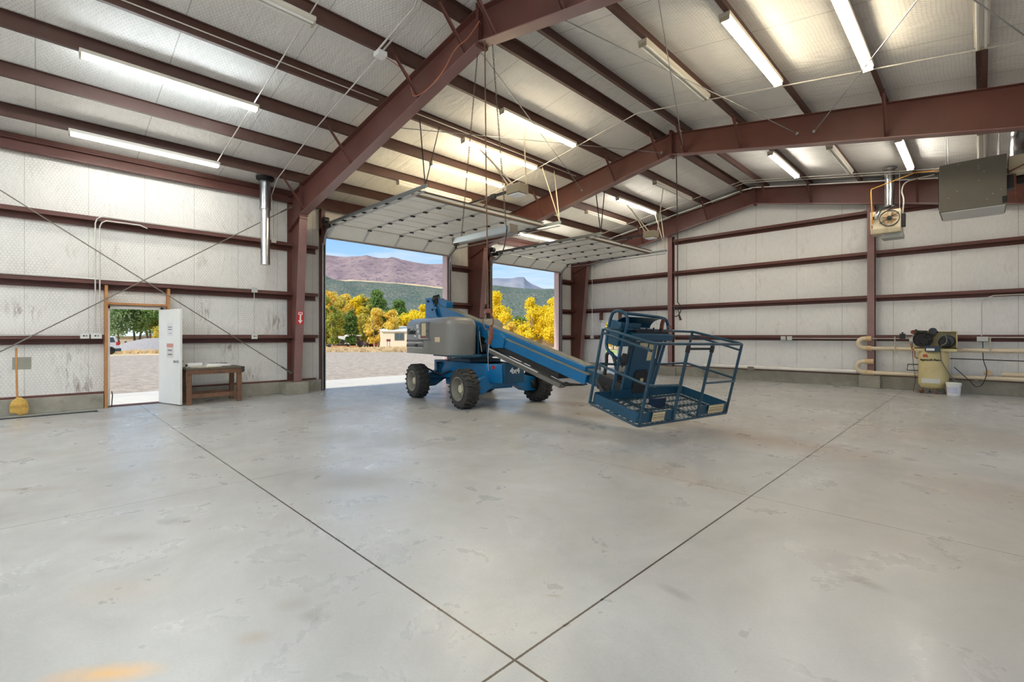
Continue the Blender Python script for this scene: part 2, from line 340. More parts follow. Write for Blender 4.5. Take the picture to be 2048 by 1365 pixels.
def dup(o, loc, rotz=None, label=None, group=None, swap=None):
    c = o.copy(); COL.objects.link(c); c.location = loc
    if rotz is not None: c.rotation_euler = (0, 0, rotz)
    if label: c['label'] = label
    if group: c['group'] = group
    def rec(src, dst):
        for ch in src.children:
            d = ch.copy(); COL.objects.link(d); d.parent = dst
            rec(ch, d)
    rec(o, c)
    return c
def text(body, size, m, mtx, parent, name='lettering', ext=.002, bold=0.0, squeeze=1.0):
    cu = bpy.data.curves.new(name, 'FONT'); cu.body = body; cu.size = size; cu.extrude = ext; cu.align_x = 'CENTER'; cu.align_y = 'CENTER'; cu.resolution_u = 4; cu.bevel_depth = bold; cu.bevel_resolution = 0
    t = bpy.data.objects.new('tmp', cu); COL.objects.link(t)
    dg = bpy.context.evaluated_depsgraph_get(); me = bpy.data.meshes.new_from_object(t.evaluated_get(dg))
    bpy.data.objects.remove(t); me.transform(Matrix.Diagonal((squeeze, 1, 1, 1)))
    if parent.get('_w'): mtx = WM[parent.name].inverted() @ mtx
    me.transform(mtx); me.materials.clear(); me.materials.append(m)
    o = bpy.data.objects.new(name, me); COL.objects.link(o); o.parent = parent
    return o
def frame_mtx(o, xa, ya):
    xa = V(xa).normalized(); ya = V(ya); ya = (ya-xa*ya.dot(xa)).normalized(); za = xa.cross(ya)
    m = Matrix((xa, ya, za)).transposed().to_4x4(); m.translation = V(o); return m

# ------------------------------------------------------------------ building constants
RX, LX, RWX = -5.37, -13.05, 2.31          # ridge, left wall, right wall
EY, BY = 17.27, -7.9                       # end wall, rear wall
def rz(x): return 6.43 - .1667*abs(x-RX)   # top of rafters = underside of purlins
def rb(x): return 5.92 - .1975*abs(x-RX)   # underside of rafters
PH = .205
def deck(x): return rz(x) + PH
FR = (-1.45, 4.75, 10.95, 16.93)           # frames
PURL = [-12.0, -10.73, -9.48, -8.25, -6.97, -5.7, -5.04, -3.78, -2.51, -1.26, 0.0, 1.26]
D1, D2, MD = (5.61, 9.88), (11.87, 15.88), (1.03, 1.98)
DH = 4.27
# ------------------------------------------------------------------ floor, walls, ceiling
fm = floor_mat()
f = M().box(LX-.25, RWX+.2, BY-.2, EY+.25, -.15, 0); o = f.build('floor', fm); struct(o)
# left wall, built round its three openings
wl = M(); T0 = LX-.12
segs = [(BY, MD[0]), (MD[1], D1[0]), (D1[1], D2[0]), (D2[1], EY+.1)]
for a, b_ in segs: wl.box(T0, LX, a, b_, 0, 5.33)
wl.box(T0, LX, MD[0], MD[1], 2.13, 5.33); wl.box(T0, LX, D1[0], D1[1], DH, 5.33); wl.box(T0, LX, D2[0], D2[1], DH, 5.33)
struct(wl.build('wall_left', ins_left))
# end wall with a small door opening
ED = (-11.62, -10.75)
we = M()
def gable(m, x0, x1, z0, y0, y1):
    xs = [x0] + ([RX] if x0 < RX < x1 else []) + [x1]
    m.prism([(x0, z0)] + [(x1, z0)] + [(x, deck(x)+.02) for x in reversed(xs)], 'y', y0, y1)
gable(we, LX, ED[0], 0, EY, EY+.12); gable(we, ED[1], RWX, 0, EY, EY+.12); gable(we, ED[0], ED[1], 2.13, EY, EY+.12)
struct(we.build('wall_end', ins_end))
wr_ = M().box(RWX, RWX+.12, BY, -7.2, 0, 5.33).box(RWX, RWX+.12, -2.4, -.9, 0, 5.33).box(RWX, RWX+.12, 3.4, 5.6, 0, 5.33).box(RWX, RWX+.12, 9.9, 11.8, 0, 5.33).box(RWX, RWX+.12, 15.4, EY+.12, 0, 5.33).box(RWX, RWX+.12, -7.2, 15.4, 4.3, 5.33); struct(wr_.build('wall_right', ins_left))  # open bays added in this unseen wall to let daylight in
wb = M(); 
for a, b_ in ((LX, -12.4), (-7.9, -6.4), (-1.9, -1.0), (1.8, RWX)): gable(wb, a, b_, 0, BY-.12, BY)  # rear wall is out of view; its big openings are added for light
for a, b_ in ((-12.4, -7.9), (-6.4, -1.9), (-1.0, 1.8)): gable(wb, a, b_, 4.4, BY-.12, BY)
struct(wb.build('wall_rear', ins_end))
ce = M()
for a, b_ in ((LX-.35, RX), (RX, RWX+.3)):
    ce.prism([(a, deck(a)), (b_, deck(b_)), (b_, deck(b_)+.1), (a, deck(a)+.1)], 'y', BY-.3, EY+.4)
struct(ce.build('ceiling', ins_roof))
# concrete curbs
cb_ = M()
for i, (a, b_) in enumerate(((BY, MD[0]-.06), (MD[1]+.06, D1[0]-.08), (D1[1]+.08, D2[0]-.08), (D2[1]+.08, 17.05))):
    cb_.box(LX-.2, -12.9, a, b_, 0, .3)
struct(cb_.build('baseboard_left', conc, bevel=.01))
cb_ = M().box(LX, ED[0]-.06, 17.07, EY+.1, 0, .32).box(ED[1]+.06, RWX, 17.07, EY+.1, 0, .34)
struct(cb_.build('baseboard_end', conc, bevel=.01))
# column piers
def pier(x0, x1, y0, y1, h, lab):
    tag(M().box(x0, x1, y0, y1, 0, h).build('concrete_pier', conc, bevel=.012), lab, 'concrete pier', 'concrete piers under the steel posts')
pier(-13.0, -12.42, 4.42, 4.98, .3, 'grey concrete pier under the steel column right of the workbench')
pier(-13.0, -12.42, 10.7, 11.2, .3, 'grey concrete pier under the column between the two overhead doors')
pier(-8.72, -8.2, 16.94, 17.2, .3, 'grey concrete pier under the end wall post behind the lift basket')
pier(-2.55, -2.05, 16.94, 17.2, .36, 'grey concrete pier under the end wall post left of the air compressor')

# ------------------------------------------------------------------ rigid frames
def rigid_frame(yf, lab, braces=True, full=True):
    t = thing('rigid_frame', lab, 'steel frame', (RX, yf, 0), group='dark red rigid frames spanning the hall')
    hw = .1; xo = LX+.04
    for sgn in (1, -1):
        X = (lambda x: x) if sgn == 1 else (lambda x: 2*RX-x)
        z0 = .3
        kn = 4.55; xin0, xin1 = -12.56, -12.17
        col = M().prism([(X(xo), z0), (X(xin0), z0), (X(xin1), kn), (X(xin1), rz(-12.17)), (X(xo), rz(xo))], 'y', yf-.006, yf+.006)
        col.beam((X(xo), yf, z0), (X(xo), yf, rz(xo)), .2, .012, (1,0,0))
        c_ = col.build('column', red, t)
        fl = M().beam((X(xin0), yf, z0), (X(xin1), yf, kn), .2, .014, (1,0,0)); sub(c_)
        fl.box(min(X(xo), X(xin0))-.02, max(X(xo), X(xin0))+.02, yf-.12, yf+.12, z0-.005, z0+.015)
        fl.build('inner_flange', red_flange, c_)
        st_ = M().beam((X(xin1), yf, kn), (X(xo), yf, 4.25), .2, .012).beam((X(xin1)-.012*sgn, yf, kn-.1), (X(xin1)-.012*sgn, yf, rz(-12.17)+.05), .2, .025, (1,0,0)).beam((X(xin1)+.02*sgn, yf, kn-.02), (X(xin1)+.02*sgn, yf, rz(-12.17)+.05), .2, .02, (1,0,0))
        for zz in (kn+.03, kn+.14, 5.0, 5.15):
            for dy in (-.06, .06): st_.cyl((X(xin1)+.02*sgn, yf+dy, zz), (X(xin1)+.055*sgn, yf+dy, zz), .014, seg=6)
        st_.build('knee_plate', red, t)
        ra = M().prism([(X(-12.17), rb(-12.17)), (X(RX), rb(RX)), (X(RX), rz(RX)), (X(-12.17), rz(-12.17))], 'y', yf-.006, yf+.006)
        ra.beam((X(xo), yf, rz(xo)-.006), (X(RX), yf, rz(RX)-.006), .2, .012)
        r_ = ra.build('rafter', red, t); sub(r_)
        M().beam((X(-12.17), yf, rb(-12.17)), (X(RX), yf, rb(RX)), .2, .014).build('bottom_flange', red_flange, r_)
    ap = M().box(RX-.03, RX-.004, yf-.1, yf+.1, rb(RX)-.06, rz(RX)+.08).box(RX+.004, RX+.03, yf-.1, yf+.1, rb(RX)-.06, rz(RX)+.08)
    for zz in (5.9, 6.05, 6.2, 6.33):
        for dy in (-.05, .05): ap.cyl((RX-.05, yf+dy, zz), (RX+.05, yf+dy, zz), .013, seg=6)
    ap.build('ridge_plate', red, t)
    if braces:
        for bx in (-12.0, -9.48, -6.97, -5.7, -5.04, -3.78, -1.26, 1.26):
            zb = rb(bx)+.02
            for sy in (-1, 1):
                if yf > 16 and sy > 0: continue
                if yf < 0 and sy < 0: continue
                M().beam((bx, yf+sy*.02, zb), (bx+.02, yf+sy*.58, rz(bx)+.05), .05, .006, (1,0,0)).beam((bx+.025, yf+sy*.02, zb), (bx+.045, yf+sy*.58, rz(bx)+.05), .006, .05, (1,0,0)).build('flange_brace', red, t)
    return t
rigid_frame(FR[1], 'nearest dark red rigid frame, its column carrying the red arrow sign')
rigid_frame(FR[2], 'middle dark red rigid frame, its column between the two overhead doors')
rigid_frame(FR[3], 'farthest dark red rigid frame, standing against the end wall')
for px, lab in ((-8.45, 'dark red end wall post behind the raised lift basket'), (-2.28, 'dark red end wall post left of the air compressor')):
    t = thing('wall_post', lab, 'steel post', (px, 17.16, .3), group='steel posts on the end wall')
    zt = rb(px)+.0
    M().box(px-.085, px+.085, 17.04, 17.05, .34, zt).build('inner_flange', red_flange, t)
    M().box(px-.006, px+.006, 17.05, 17.25, .34, zt).box(px-.085, px+.085, 17.25, 17.262, .34, zt).build('web', red, t)

# ------------------------------------------------------------------ purlins
names = ['lowest purlin above the left eave', 'second purlin up from the left eave', 'third purlin up from the left eave', 'fourth purlin up from the left eave', 'fifth purlin up from the left eave',
         'purlin just left of the ridge', 'purlin just right of the ridge', 'second purlin right of the ridge', 'third purlin right of the ridge', 'fourth purlin right of the ridge', 'fifth purlin right of the ridge, overhead', 'purlin nearest the right eave']
for px, nm in zip(PURL, names):
    z = rz(px); s_ = 1 if px > RX else -1     # bottom flange points down the slope
    m = M().box(px-.004, px+.004, BY, EY, z, z+PH)
    m.box(min(px, px+s_*.065), max(px, px+s_*.065), BY, EY, z-.002, z+.003)
    m.box(min(px, px-s_*.065), max(px, px-s_*.065), BY, EY, z+PH-.006, z+PH-.002)
    m.box(min(px+s_*.062, px+s_*.066), max(px+s_*.062, px+s_*.066), BY, EY, z, z+.02)
    for yf in FR:
        m.box(px-.012, px+.006, yf-.5, yf+.5, z+.004, z+PH-.004)
        for dy in (-.45, -.38, .38, .45):
            for dz in (.05, .14): m.cyl((px-.022, yf+dy, z+dz), (px+.022, yf+dy, z+dz), .009, seg=6)
    tag(m.build('roof_purlin', purlin_m), 'long dark steel '+nm, 'purlin', 'steel purlins under the roof')
for xx, s_, lab in ((-12.97, 1, 'dark red steel eave strut along the top of the left wall'), (RWX-.08, -1, 'dark red steel eave strut along the top of the right wall')):
    m = M().box(xx-.004, xx+.004, BY, EY, 5.0, 5.34).box(min(xx, xx+s_*.09), max(xx, xx+s_*.09), BY, EY, 5.0, 5.006)
    m.box(min(xx, xx+s_*.09), max(xx, xx+s_*.09), BY, EY, 5.235, 5.241).box(min(xx+s_*.086, xx+s_*.09), max(xx+s_*.086, xx+s_*.09), BY, EY, 5.0, 5.03).box(min(xx+s_*.086, xx+s_*.09), max(xx+s_*.086, xx+s_*.09), BY, EY, 5.21, 5.241)
    tag(m.build('eave_strut', red), lab, 'eave strut')

# ------------------------------------------------------------------ girts
def girt_left(z, a, b_, lab, h=.2):
    x0, x1 = LX+.003, -12.85
    m = M().box(x0, x1, a, b_, z+h/2-.004, z+h/2).box(x1-.005, x1, a, b_, z-h/2+.13, z+h/2).box(x0, x1, a, b_, z-h/2+.13, z-h/2+.135).box(x0+.002, x0+.006, a, b_, z-h/2, z+h/2)
    m2 = M().box(x0, x1, a, b_, z+.07, z+.075).box(x1-.006, x1, a, b_, z-.005, z+.075).box(x1-.02, x1, a, b_, z-.01, z-.005).box(x0, x0+.005, a, b_, z-.12, z+.075).box(x0, x0+.07, a, b_, z-.12, z-.115)
    return tag(m2.build('wall_girt', red), lab, 'girt', 'horizontal steel girts on the left wall')
lev = ((1.45, 'at waist height'), (2.58, 'just above head height'), (3.87, 'high on the wall'))
for z, w_ in lev:
    if z < 2: girt_left(z, BY, MD[0]-.06, 'dark red girt left of the small doorway, '+w_); girt_left(z, MD[1]+.06, D1[0]-.2, 'dark red girt behind the workbench, '+w_)
    else: girt_left(z, BY, D1[0]-.2, 'dark red girt on the wall over the workbench, '+w_)
    girt_left(z, D1[1]+.12, D2[0]-.12, 'short dark red girt between the two overhead doors, '+w_)
    girt_left(z, D2[1]+.12, 17.0, 'short dark red girt right of the far overhead door, '+w_)
def girt_end(z, a, b_, lab):
    y1, y0 = EY-.003, 17.065
    m = M().box(a, b_, y0, y1, z+.07, z+.075).box(a, b_, y0, y0+.006, z-.005, z+.075).box(a, b_, y0, y0+.02, z-.01, z-.005).box(a, b_, y1-.005, y1, z-.1, z+.075)
    return tag(m.build('wall_girt', red), lab, 'girt', 'horizontal steel girts on the end wall')
for z, w_ in ((1.45, 'at waist height'), (2.6, 'above head height'), (3.88, 'high on the wall'), (5.08, 'under the roof')):
    if z < 5:
        if z < 2:
            girt_end(z, LX+.45, ED[0]-.08, 'short dark red girt left of the end wall doorway, '+w_)
            girt_end(z, ED[1]+.08, -8.55, 'dark red girt right of the end wall doorway, '+w_)
        else: girt_end(z, LX+.45, -8.55, 'dark red girt left of the first end wall post, '+w_)
    girt_end(z, (-8.35), -2.38, 'dark red girt between the end wall posts, '+w_)
    girt_end(z, -2.18, RWX-.1, 'dark red girt right of the compressor post, '+w_)
# base angles on the curbs
for a, b_, n in ((BY, MD[0]-.06, 1), (MD[1]+.06, D1[0]-.2, 2), (D1[1]+.12, D2[0]-.12, 3)):
    struct(M().box(LX, -12.98, a, b_, .3, .34).build('trim_%d' % n, red))
struct(M().box(ED[1]+.1, RWX, 17.17, EY, .34, .38).build('trim_4', red))

# ------------------------------------------------------------------ jambs of the overhead doors (structure)
def opening(y0, y1, n, lab):
    m = M().box(LX-.14, -12.88, y0-.1, y0, 0, 5.0).box(LX-.14, -12.88, y1, y1+.1, 0, 5.0).box(LX-.14, -12.9, y0-.1, y1+.1, DH, DH+.2)
    struct(m.build('trim_%d' % n, red))
    fl = M().box(LX-.15, -12.95, y1-.012, y1, 0, DH).box(LX-.155, LX-.145, y1+.0005, y1+.1, 0, DH).box(LX-.155, LX-.145, y0-.1, y0, 0, DH)
    struct(fl.build('trim_%d' % (n+20), mat('pink_flashing', (222, 192, 186), .5)))
opening(D1[0], D1[1], 5, ''); opening(D2[0], D2[1], 6, '')
# man door framing in pine + steel frame
m = M().box(LX+.005, -12.86, MD[0]-.05, MD[0], 0, 2.55).box(LX+.005, -12.86, MD[1]+.06, MD[1]+.11, 2.1, 2.55).box(LX+.005, -12.9, MD[0], MD[1]+.06, 2.16, 2.2)
struct(m.build('trim_7', pine))
m = M().box(LX-.12, LX+.03, MD[0], MD[0]+.045, 0, 2.13).box(LX-.12, LX+.03, MD[1]-.04, MD[1], 0, 2.13).box(LX-.12, LX+.03, MD[0], MD[1], 2.08, 2.13)
struct(m.build('trim_8', white))
struct(M().box(LX-.14, LX+.08, MD[0], MD[1], -.001, .02).build('trim_9', mat('brown_sill', (96, 62, 50), .6)))
# open white leaf, swung into the hall
lt = bpy.data.objects.new('door_1', None); COL.objects.link(lt); lt['kind'] = 'structure'
hx, hy = LX+.02, MD[1]-.03; lt.location = (hx, hy, 0); lt['_w'] = 1; WM['door_1'] = Matrix.Translation((hx, hy, 0))
ang = math.radians(16); dl = V((math.cos(ang), math.sin(ang), 0)); dn = V((math.sin(ang), -math.cos(ang), 0))   # leaf runs into the hall; dn faces the viewer
def leafbox(m, a0, a1, t0, t1, z0, z1):
    p = lambda a, t, z: V((hx, hy, 0)) + dl*a + dn*t + V((0, 0, z))
    return m.add([p(a0,t0,z0),p(a1,t0,z0),p(a1,t1,z0),p(a0,t1,z0),p(a0,t0,z1),p(a1,t0,z1),p(a1,t1,z1),p(a0,t1,z1)], [(0,3,2,1),(4,5,6,7),(0,1,5,4),(1,2,6,5),(2,3,7,6),(3,0,4,7)])
leafbox(M(), 0, .88, 0, .045, .02, 2.08).build('leaf', door_white, lt)
pp = V((hx, hy, 0))
M().cyl(pp+dl*.8+dn*-.06+V((0,0,.95)), pp+dl*.8+dn*.1+V((0,0,.95)), .012).lathe([(.0,-.005),(.03,0),(.03,.01),(.012,.03),(.022,.05),(.03,.065),(.025,.085),(0,.09)], pp+dl*.8+dn*.045+V((0,0,.95)), dn, 16).build('door_knob', galv, lt, smooth=True)
leafbox(M(), .36, .6, .046, .048, 1.5, 1.78).build('notice_sheet', mat('paper', (226, 228, 226), .6), lt)
leafbox(leafbox(leafbox(M(), .4, .56, .0485, .05, 1.68, 1.7), .4, .56, .0485, .05, 1.63, 1.65), .42, .54, .0485, .05, 1.55, 1.56).build('notice_print', mat('gray_print', (130, 132, 136), .6), lt)
sg = leafbox(M(), .34, .62, .046, .048, 1.02, 1.34); sg.build('door_sign', mat('pale_sign', (222, 216, 210), .5), lt)
leafbox(M(), .35, .61, .0485, .05, 1.25, 1.33).build('sign_band', mat('faded_red', (214, 150, 140), .5), lt)
leafbox(leafbox(M(), .39, .57, .0485, .05, 1.17, 1.2), .39, .57, .0485, .05, 1.08, 1.11).build('sign_print', MATS['gray_print'], lt)

# end wall doorway: white frame and white leaf swung in
m = M().box(ED[0], ED[0]+.05, 17.1, EY+.12, 0, 2.13).box(ED[1]-.05, ED[1], 17.1, EY+.12, 0, 2.13).box(ED[0], ED[1], 17.1, EY+.12, 2.08, 2.17)
struct(m.build('trim_10', white))
struct(M().box(ED[0]-.07, ED[0]+.0, 17.08, EY-.01, 2.17, 2.53).box(ED[1]+.0, ED[1]+.07, 17.08, EY-.01, 2.17, 2.53).build('trim_11', red))
lt2 = bpy.data.objects.new('door_2', None); COL.objects.link(lt2); lt2['kind'] = 'structure'; lt2.location = (ED[1]-.05, EY+.1, 0); lt2.rotation_euler = (0, 0, math.radians(-12))
M().box(-.02, .025, 0, .84, .02, 2.07).build('leaf', door_white, lt2)
M().cyl((-.09, .77, .95), (.08, .77, .95), .022, seg=10).build('door_knob', galv, lt2, smooth=True)

# ------------------------------------------------------------------ overhead doors, open under the roof
def overhead_door(y0, y1, lab, first=None):
    t = thing('overhead_door', lab, 'garage door', (-12.7, (y0+y1)/2, 0), group='white sectional overhead doors')
    # path of the door: up the jamb, round the curve, back level
    ZT = 4.56
    n = 8; L = .535
    a0 = V((-12.80, 0, 4.24)); a1 = V((-12.42, 0, ZT-.02))
    rows = [(a0, a1)]
    x = -12.40
    for i in range(n-1): rows.append((V((x, 0, ZT)), V((x+L, 0, ZT)))); x += L+.012
    xe = x
    for i, (p, q) in enumerate(rows):
        d = (q-p).normalized(); nrm = V((-d.z, 0, d.x)); up = nrm if nrm.z > 0 else -nrm
        pa = V((p.x, y0+.02, p.z)); m = M()
        def slab(u0, u1, ya, yb, h0, h1, m):
            P = lambda u, y, h: V((p.x, 0, p.z)) + d*u + up*h + V((0, y, 0))
            ln = (q-p).length
            return m.add([P(u0*ln,ya,h0),P(u1*ln,ya,h0),P(u1*ln,yb,h0),P(u0*ln,yb,h0),P(u0*ln,ya,h1),P(u1*ln,ya,h1),P(u1*ln,yb,h1),P(u0*ln,yb,h1)], [(0,3,2,1),(4,5,6,7),(0,1,5,4),(1,2,6,5),(2,3,7,6),(3,0,4,7)])
        slab(0, 1, y0+.02, y1-.02, 0, .045, m)
        slab(0, .035, y0+.02, y1-.02, -.012, 0, m); slab(.965, 1, y0+.02, y1-.02, -.012, 0, m)
        pn = m.build('door_section', panel_w, t); sub(pn)
        st = M(); W = y1-y0
        for k in range(5):
            yc = y0+.06 + (W-.12)*k/4
            slab(.0, 1, yc-.03, yc+.03, -.02, .0, st)
        st.build('stile', mat('stile_paint', (206, 206, 202), .4, .3), pn)
        if i < n-1:
            hg = M()
            for k in range(5):
                yc = y0+.06 + (W-.12)*k/4
                for s_ in (-.03, .03):
                    c_ = q + V((0, yc+s_, -.03)); hg.box(c_.x-.035, c_.x+.045, c_.y-.018, c_.y+.018, c_.z-.018, c_.z+.012)
            hg.build('hinge', dark, pn)
    for yy, s_ in ((y0-.03, 1), (y1+.03, -1)):
        pts = [(-12.84, yy, .02), (-12.84, yy, 4.02)] + [(-12.84+.4*(1-math.cos(a)), yy, 4.02+.4*math.sin(a)) for a in [math.radians(k) for k in range(10, 91, 10)]] + [(-8.05, yy, 4.46)]
        m = M()
        for p, q in zip(pts[:-1], pts[1:]): m.beam(p, q, .012, .055, (1,0,0) if abs(q[0]-p[0]) < .02 else (0,0,1)) if False else m.beam(p, q, .06, .012, (1,0,0) if abs(q[2]-p[2]) > abs(q[0]-p[0]) else (0,0,1))
        m.beam((-12.84, yy+.03*s_*-1, .02), (-12.84, yy+.03*s_*-1, 4.05), .012, .07, (0,1,0))
        m.build('track', galv_dull, t)
        an = M().beam((-12.6, yy, 4.56), (-8.0, yy, 4.56), .035, .07).build('track_angle', mat('track_angle_gray', (120, 128, 130), .4, .5), t)
        hg = M().beam((-8.05, yy, 4.56), (-8.25, yy, rz(-8.25)+.05), .03, .006, (0,1,0)).beam((-8.05, yy, 4.56), (-8.25, yy+.5*s_*(1 if s_ == 1 else 1), rz(-8.25)+.04), .03, .006, (0,1,0))
        hg.build('hanger_strap', dark if s_ == 1 else mat('light_strap', (196, 186, 166), .4, .4), t)
        M().beam((-12.95, yy, 4.5), (-12.5, yy, 4.5), .05, .12).cyl((-12.8, yy-.05*s_, 4.68), (-12.8, yy+.08*s_, 4.68), .09, seg=14).build('track_bracket', dark, t)
    # stiffening strut along the top edge of the last section
    m = M().box(xe-.1, xe-.02, y0+.05, y1-.05, 4.51, 4.515).box(xe-.1, xe-.095, y0+.05, y1-.05, 4.51, 4.6).box(xe-.025, xe-.02, y0+.05, y1-.05, 4.51, 4.62).box(xe-.02, xe+.05, y0+.05, y1-.05, 4.615, 4.62)
    m.build('top_strut', brown_strut, t)
    M().box(-12.84, -12.79, y0+.02, y1-.02, 4.19, 4.24).build('bottom_seal', mat('seal_gray', (150, 140, 136), .6), t)
    return t
overhead_door(D1[0], D1[1], 'white sectional overhead door rolled up above the grey lift engine cover, nearer the workbench')
overhead_door(D2[0], D2[1], 'white sectional overhead door rolled up at the far corner, beside the end wall')
def opener(x, y, lab):
    t = thing('door_opener', lab, 'garage door opener', (x, y, 4.62), group='electric openers of the overhead doors')
    M().box(x-.2, x+.2, y-.15, y+.15, 4.62, 4.82).build('motor_housing', mat('opener_case', (150, 140, 120), .4, .3), t, bevel=.01)
    M().box(x-.15, x+.15, y-.12, y+.12, 4.585, 4.62).build('light_lens', mat('opener_lens', (226, 230, 236), .3), t, bevel=.01)
    m = M()
    for dx, dy, tx, ty in ((-.14, -.12, -8.25, y-.22), (.16, .12, -6.97, y-.1), (.0, -.12, -8.25, y-.5)):
        m.beam((x+dx, y+dy, 4.8), (tx, ty, rz(tx)+.03), .035, .006, (0,1,0))
    m.build('hanger_strap', mat('light_strap', (196, 186, 166), .4, .4), t)
    M().beam((x-.2, y, 4.74), (-12.75, y, 4.72), .05, .05).build('rail', dark, t)
    M().beam((x-.75, y, 4.7), (x-1.1, y, 4.56), .03, .012).box(x-.85, x-.7, y-.03, y+.03, 4.68, 4.78).build('trolley_arm', dark, t)
    return t
opener(-7.25, 7.45, 'small metal opener box with pale underside hung over the nearer raised door')
opener(-7.45, 13.75, 'small metal opener box hung over the far raised door near the end wall')

# ------------------------------------------------------------------ fluorescent fixtures
def fixture(state, label, x, y):
    z = rz(x)
    t = thing('fluorescent_light', label, 'ceiling light', (x, y, z-.1), group='twin-tube strip lights under the purlins', world=False)
    m = M().box(-.075, .075, -1.22, 1.22, .045, .1).prism([(-.075, .045), (.075, .045), (.03, .02), (-.03, .02)], 'y', -1.2, 1.2)
    m.build('housing', mat('fixture_enamel', (206, 200, 186), .4), t)
    m = M()
    for yy in (-1.215, 1.195):
        m.box(-.065, .065, yy, yy+.02, -.01, .05)
    m.build('end_cap', mat('fixture_cap', (176, 166, 144), .45), t)
    for s_ in (-.038, .038):
        M().cyl((s_, -1.19, .012), (s_, 1.19, .012), .019, seg=10).build('tube', tube_off if state == 'off' else MATS['lit_tube_'+state], t, smooth=True)
    return t
bases = {}
LIGHTS = [
 (-9.47, 1.65, 'cool', 'lit cool-white strip light, higher of the two lit ones at the upper left'),
 (-11.97, 1.62, 'soft', 'lit strip light low on the roof slope over the small doorway'),
 (-6.96, 1.65, 'off', 'unlit strip light at the top left, above the lit pair'),
 (-6.97, 7.92, 'warm', 'lit warm strip light behind the nearest frame, highest of its stepped row of three'),
 (-8.26, 7.95, 'warm', 'lit warm strip light, middle of the stepped row of three over the nearer raised door'),
 (-9.48, 7.95, 'warm', 'lit warm strip light, lowest of the stepped row of three over the nearer raised door'),
 (-10.73, 7.8, 'off', 'unlit strip light half hidden above the nearer raised door'),
 (-3.78, 7.92, 'off', 'unlit strip light on the right roof slope beside the ridge in the middle bay'),
 (-2.51, 7.88, 'warm', 'brightly lit strip light on the right slope, ending left of the largest lit one'),
 (-1.26, 7.95, 'warm', 'largest brightly lit strip light, running out of the top of the view on the right'),
 (0.0, 7.92, 'off', 'unlit strip light seen end-on at the upper right above the big frame beam'),
 (-3.78, 14.25, 'mild', 'lit strip light nearest the far frame peak on the right slope'),
 (-2.51, 14.2, 'off', 'unlit strip light between the two lit ones above the small fan heater'),
 (-1.26, 14.15, 'mild', 'lit strip light just left of the big grey unit heater'),
 (-8.26, 14.3, 'mild', 'lit strip light above the far raised door by its opener'),
 (-6.97, 14.3, 'off', 'unlit strip light above the lit one over the far raised door'),
 (-9.48, 14.3, 'off', 'unlit strip light directly over the far raised door'),
 (-12.0, 13.6, 'soft', 'lit strip light low between the two raised doors'),
 (0.0, 14.2, 'off', 'unlit strip light above the big grey unit heater'),
] + [(x, 1.1, 'neutral', 'added fill strip light above the viewpoint on the right slope, '+n) for x, n in ((-3.78, 'nearer the ridge'), (0.0, 'farther from the ridge'))] + [  # unseen lamps added overhead and behind the viewpoint to brighten the hall
 (x, -4.6, 'neutral', 'added fill strip light in the unseen rear bay, '+n) for x, n in ((-11.97, 'lowest on the left slope'), (-9.48, 'second on the left slope'), (-8.25, 'third on the left slope'), (-6.97, 'highest on the left slope'), (-3.78, 'highest on the right slope'), (-2.51, 'second on the right slope'), (-1.26, 'third on the right slope'), (0.0, 'lowest on the right slope'))
]
for x, y, st_, lab in LIGHTS:
    if st_ not in bases: bases[st_] = fixture(st_, lab, x, y)
    else: dup(bases[st_], (x, y, rz(x)-.1), label=lab)

# ------------------------------------------------------------------ conduits, rods
def pipe(name, lab, cat, pts, r, m, seg=8, group=None):
    return tag(M().tube(cr(pts) if name == 'power_cord' else pts, r, seg).build(name, m, smooth=True), lab, cat, group)
def along(xs, y, dz=-.015):
    return [(x, y, rz(x)+dz) for x in xs]
pipe('conduit', 'thin grey conduit climbing the left roof slope past the ends of two lit lights', 'conduit', along((-12.05, -9.45, -6.9, -5.75), 2.78), .011, conduit_m)
pipe('conduit', 'thin grey conduit climbing the left roof slope from the wall box to the double conduit', 'conduit', [(-12.87, 4.25, 3.98), (-12.87, 4.25, 4.9), (-12.7, 4.15, 5.02), (-12.0, 4.08, rz(-12)-.02)] + along((-9.5, -7.05), 3.98), .012, conduit_m)
for d_, n_ in ((0, 'front'), (.07, 'back')):
    pipe('conduit', '%s one of two parallel bent conduits at the top of the left slope' % n_, 'conduit', along((-6.98, -6.3, -5.9), 3.9+d_) + [(-5.5, 3.75+d_, rz(-5.5)-.02), (-5.0, 3.2+d_, rz(-5.04)-.02)], .016, conduit_m)
tag(M().box(-7.06, -6.9, 3.88, 4.04, rz(-6.97)-.09, rz(-6.97)-.01).build('junction_box', white, bevel=.005), 'white junction box where the double conduit meets the single one under the left roof slope', 'electrical box')
pipe('conduit', 'thin conduit crossing the middle bay past the lit strip lights of the left slope', 'conduit', along((-12.0, -9.4, -6.9, -5.75), 9.3), .011, conduit_m)
pipe('conduit', 'thin conduit crossing the middle bay on the right slope past the big lit lights', 'conduit', along((-5.75, -5.37, -5.0, -3.6, -2.4, -1.2, .1, 1.3), 9.32), .012, conduit_m)
pipe('conduit', 'thin conduit crossing the far bay on the left slope past the light ends', 'conduit', along((-12.0, -9.4, -6.9, -5.6), 15.72), .011, conduit_m)
for d_, n_ in ((0, 'upper of the two thin conduits that run along the right slope near the far frame'), (.25, 'lower of the two thin conduits that run along the right slope near the far frame')):
    pipe('conduit', n_, 'conduit', along((-5.7, -5.37, -5.0, -1.2, 1.3), 15.75+d_), .011, conduit_m)
pipe('conduit', 'thicker white conduit following the far frame rafter on both slopes', 'conduit', along((-12.4, -9, -5.7), 16.55, -.03) + along((-5.3, -5.0, -1.2, 1.6), 16.55, -.05), .017, white)
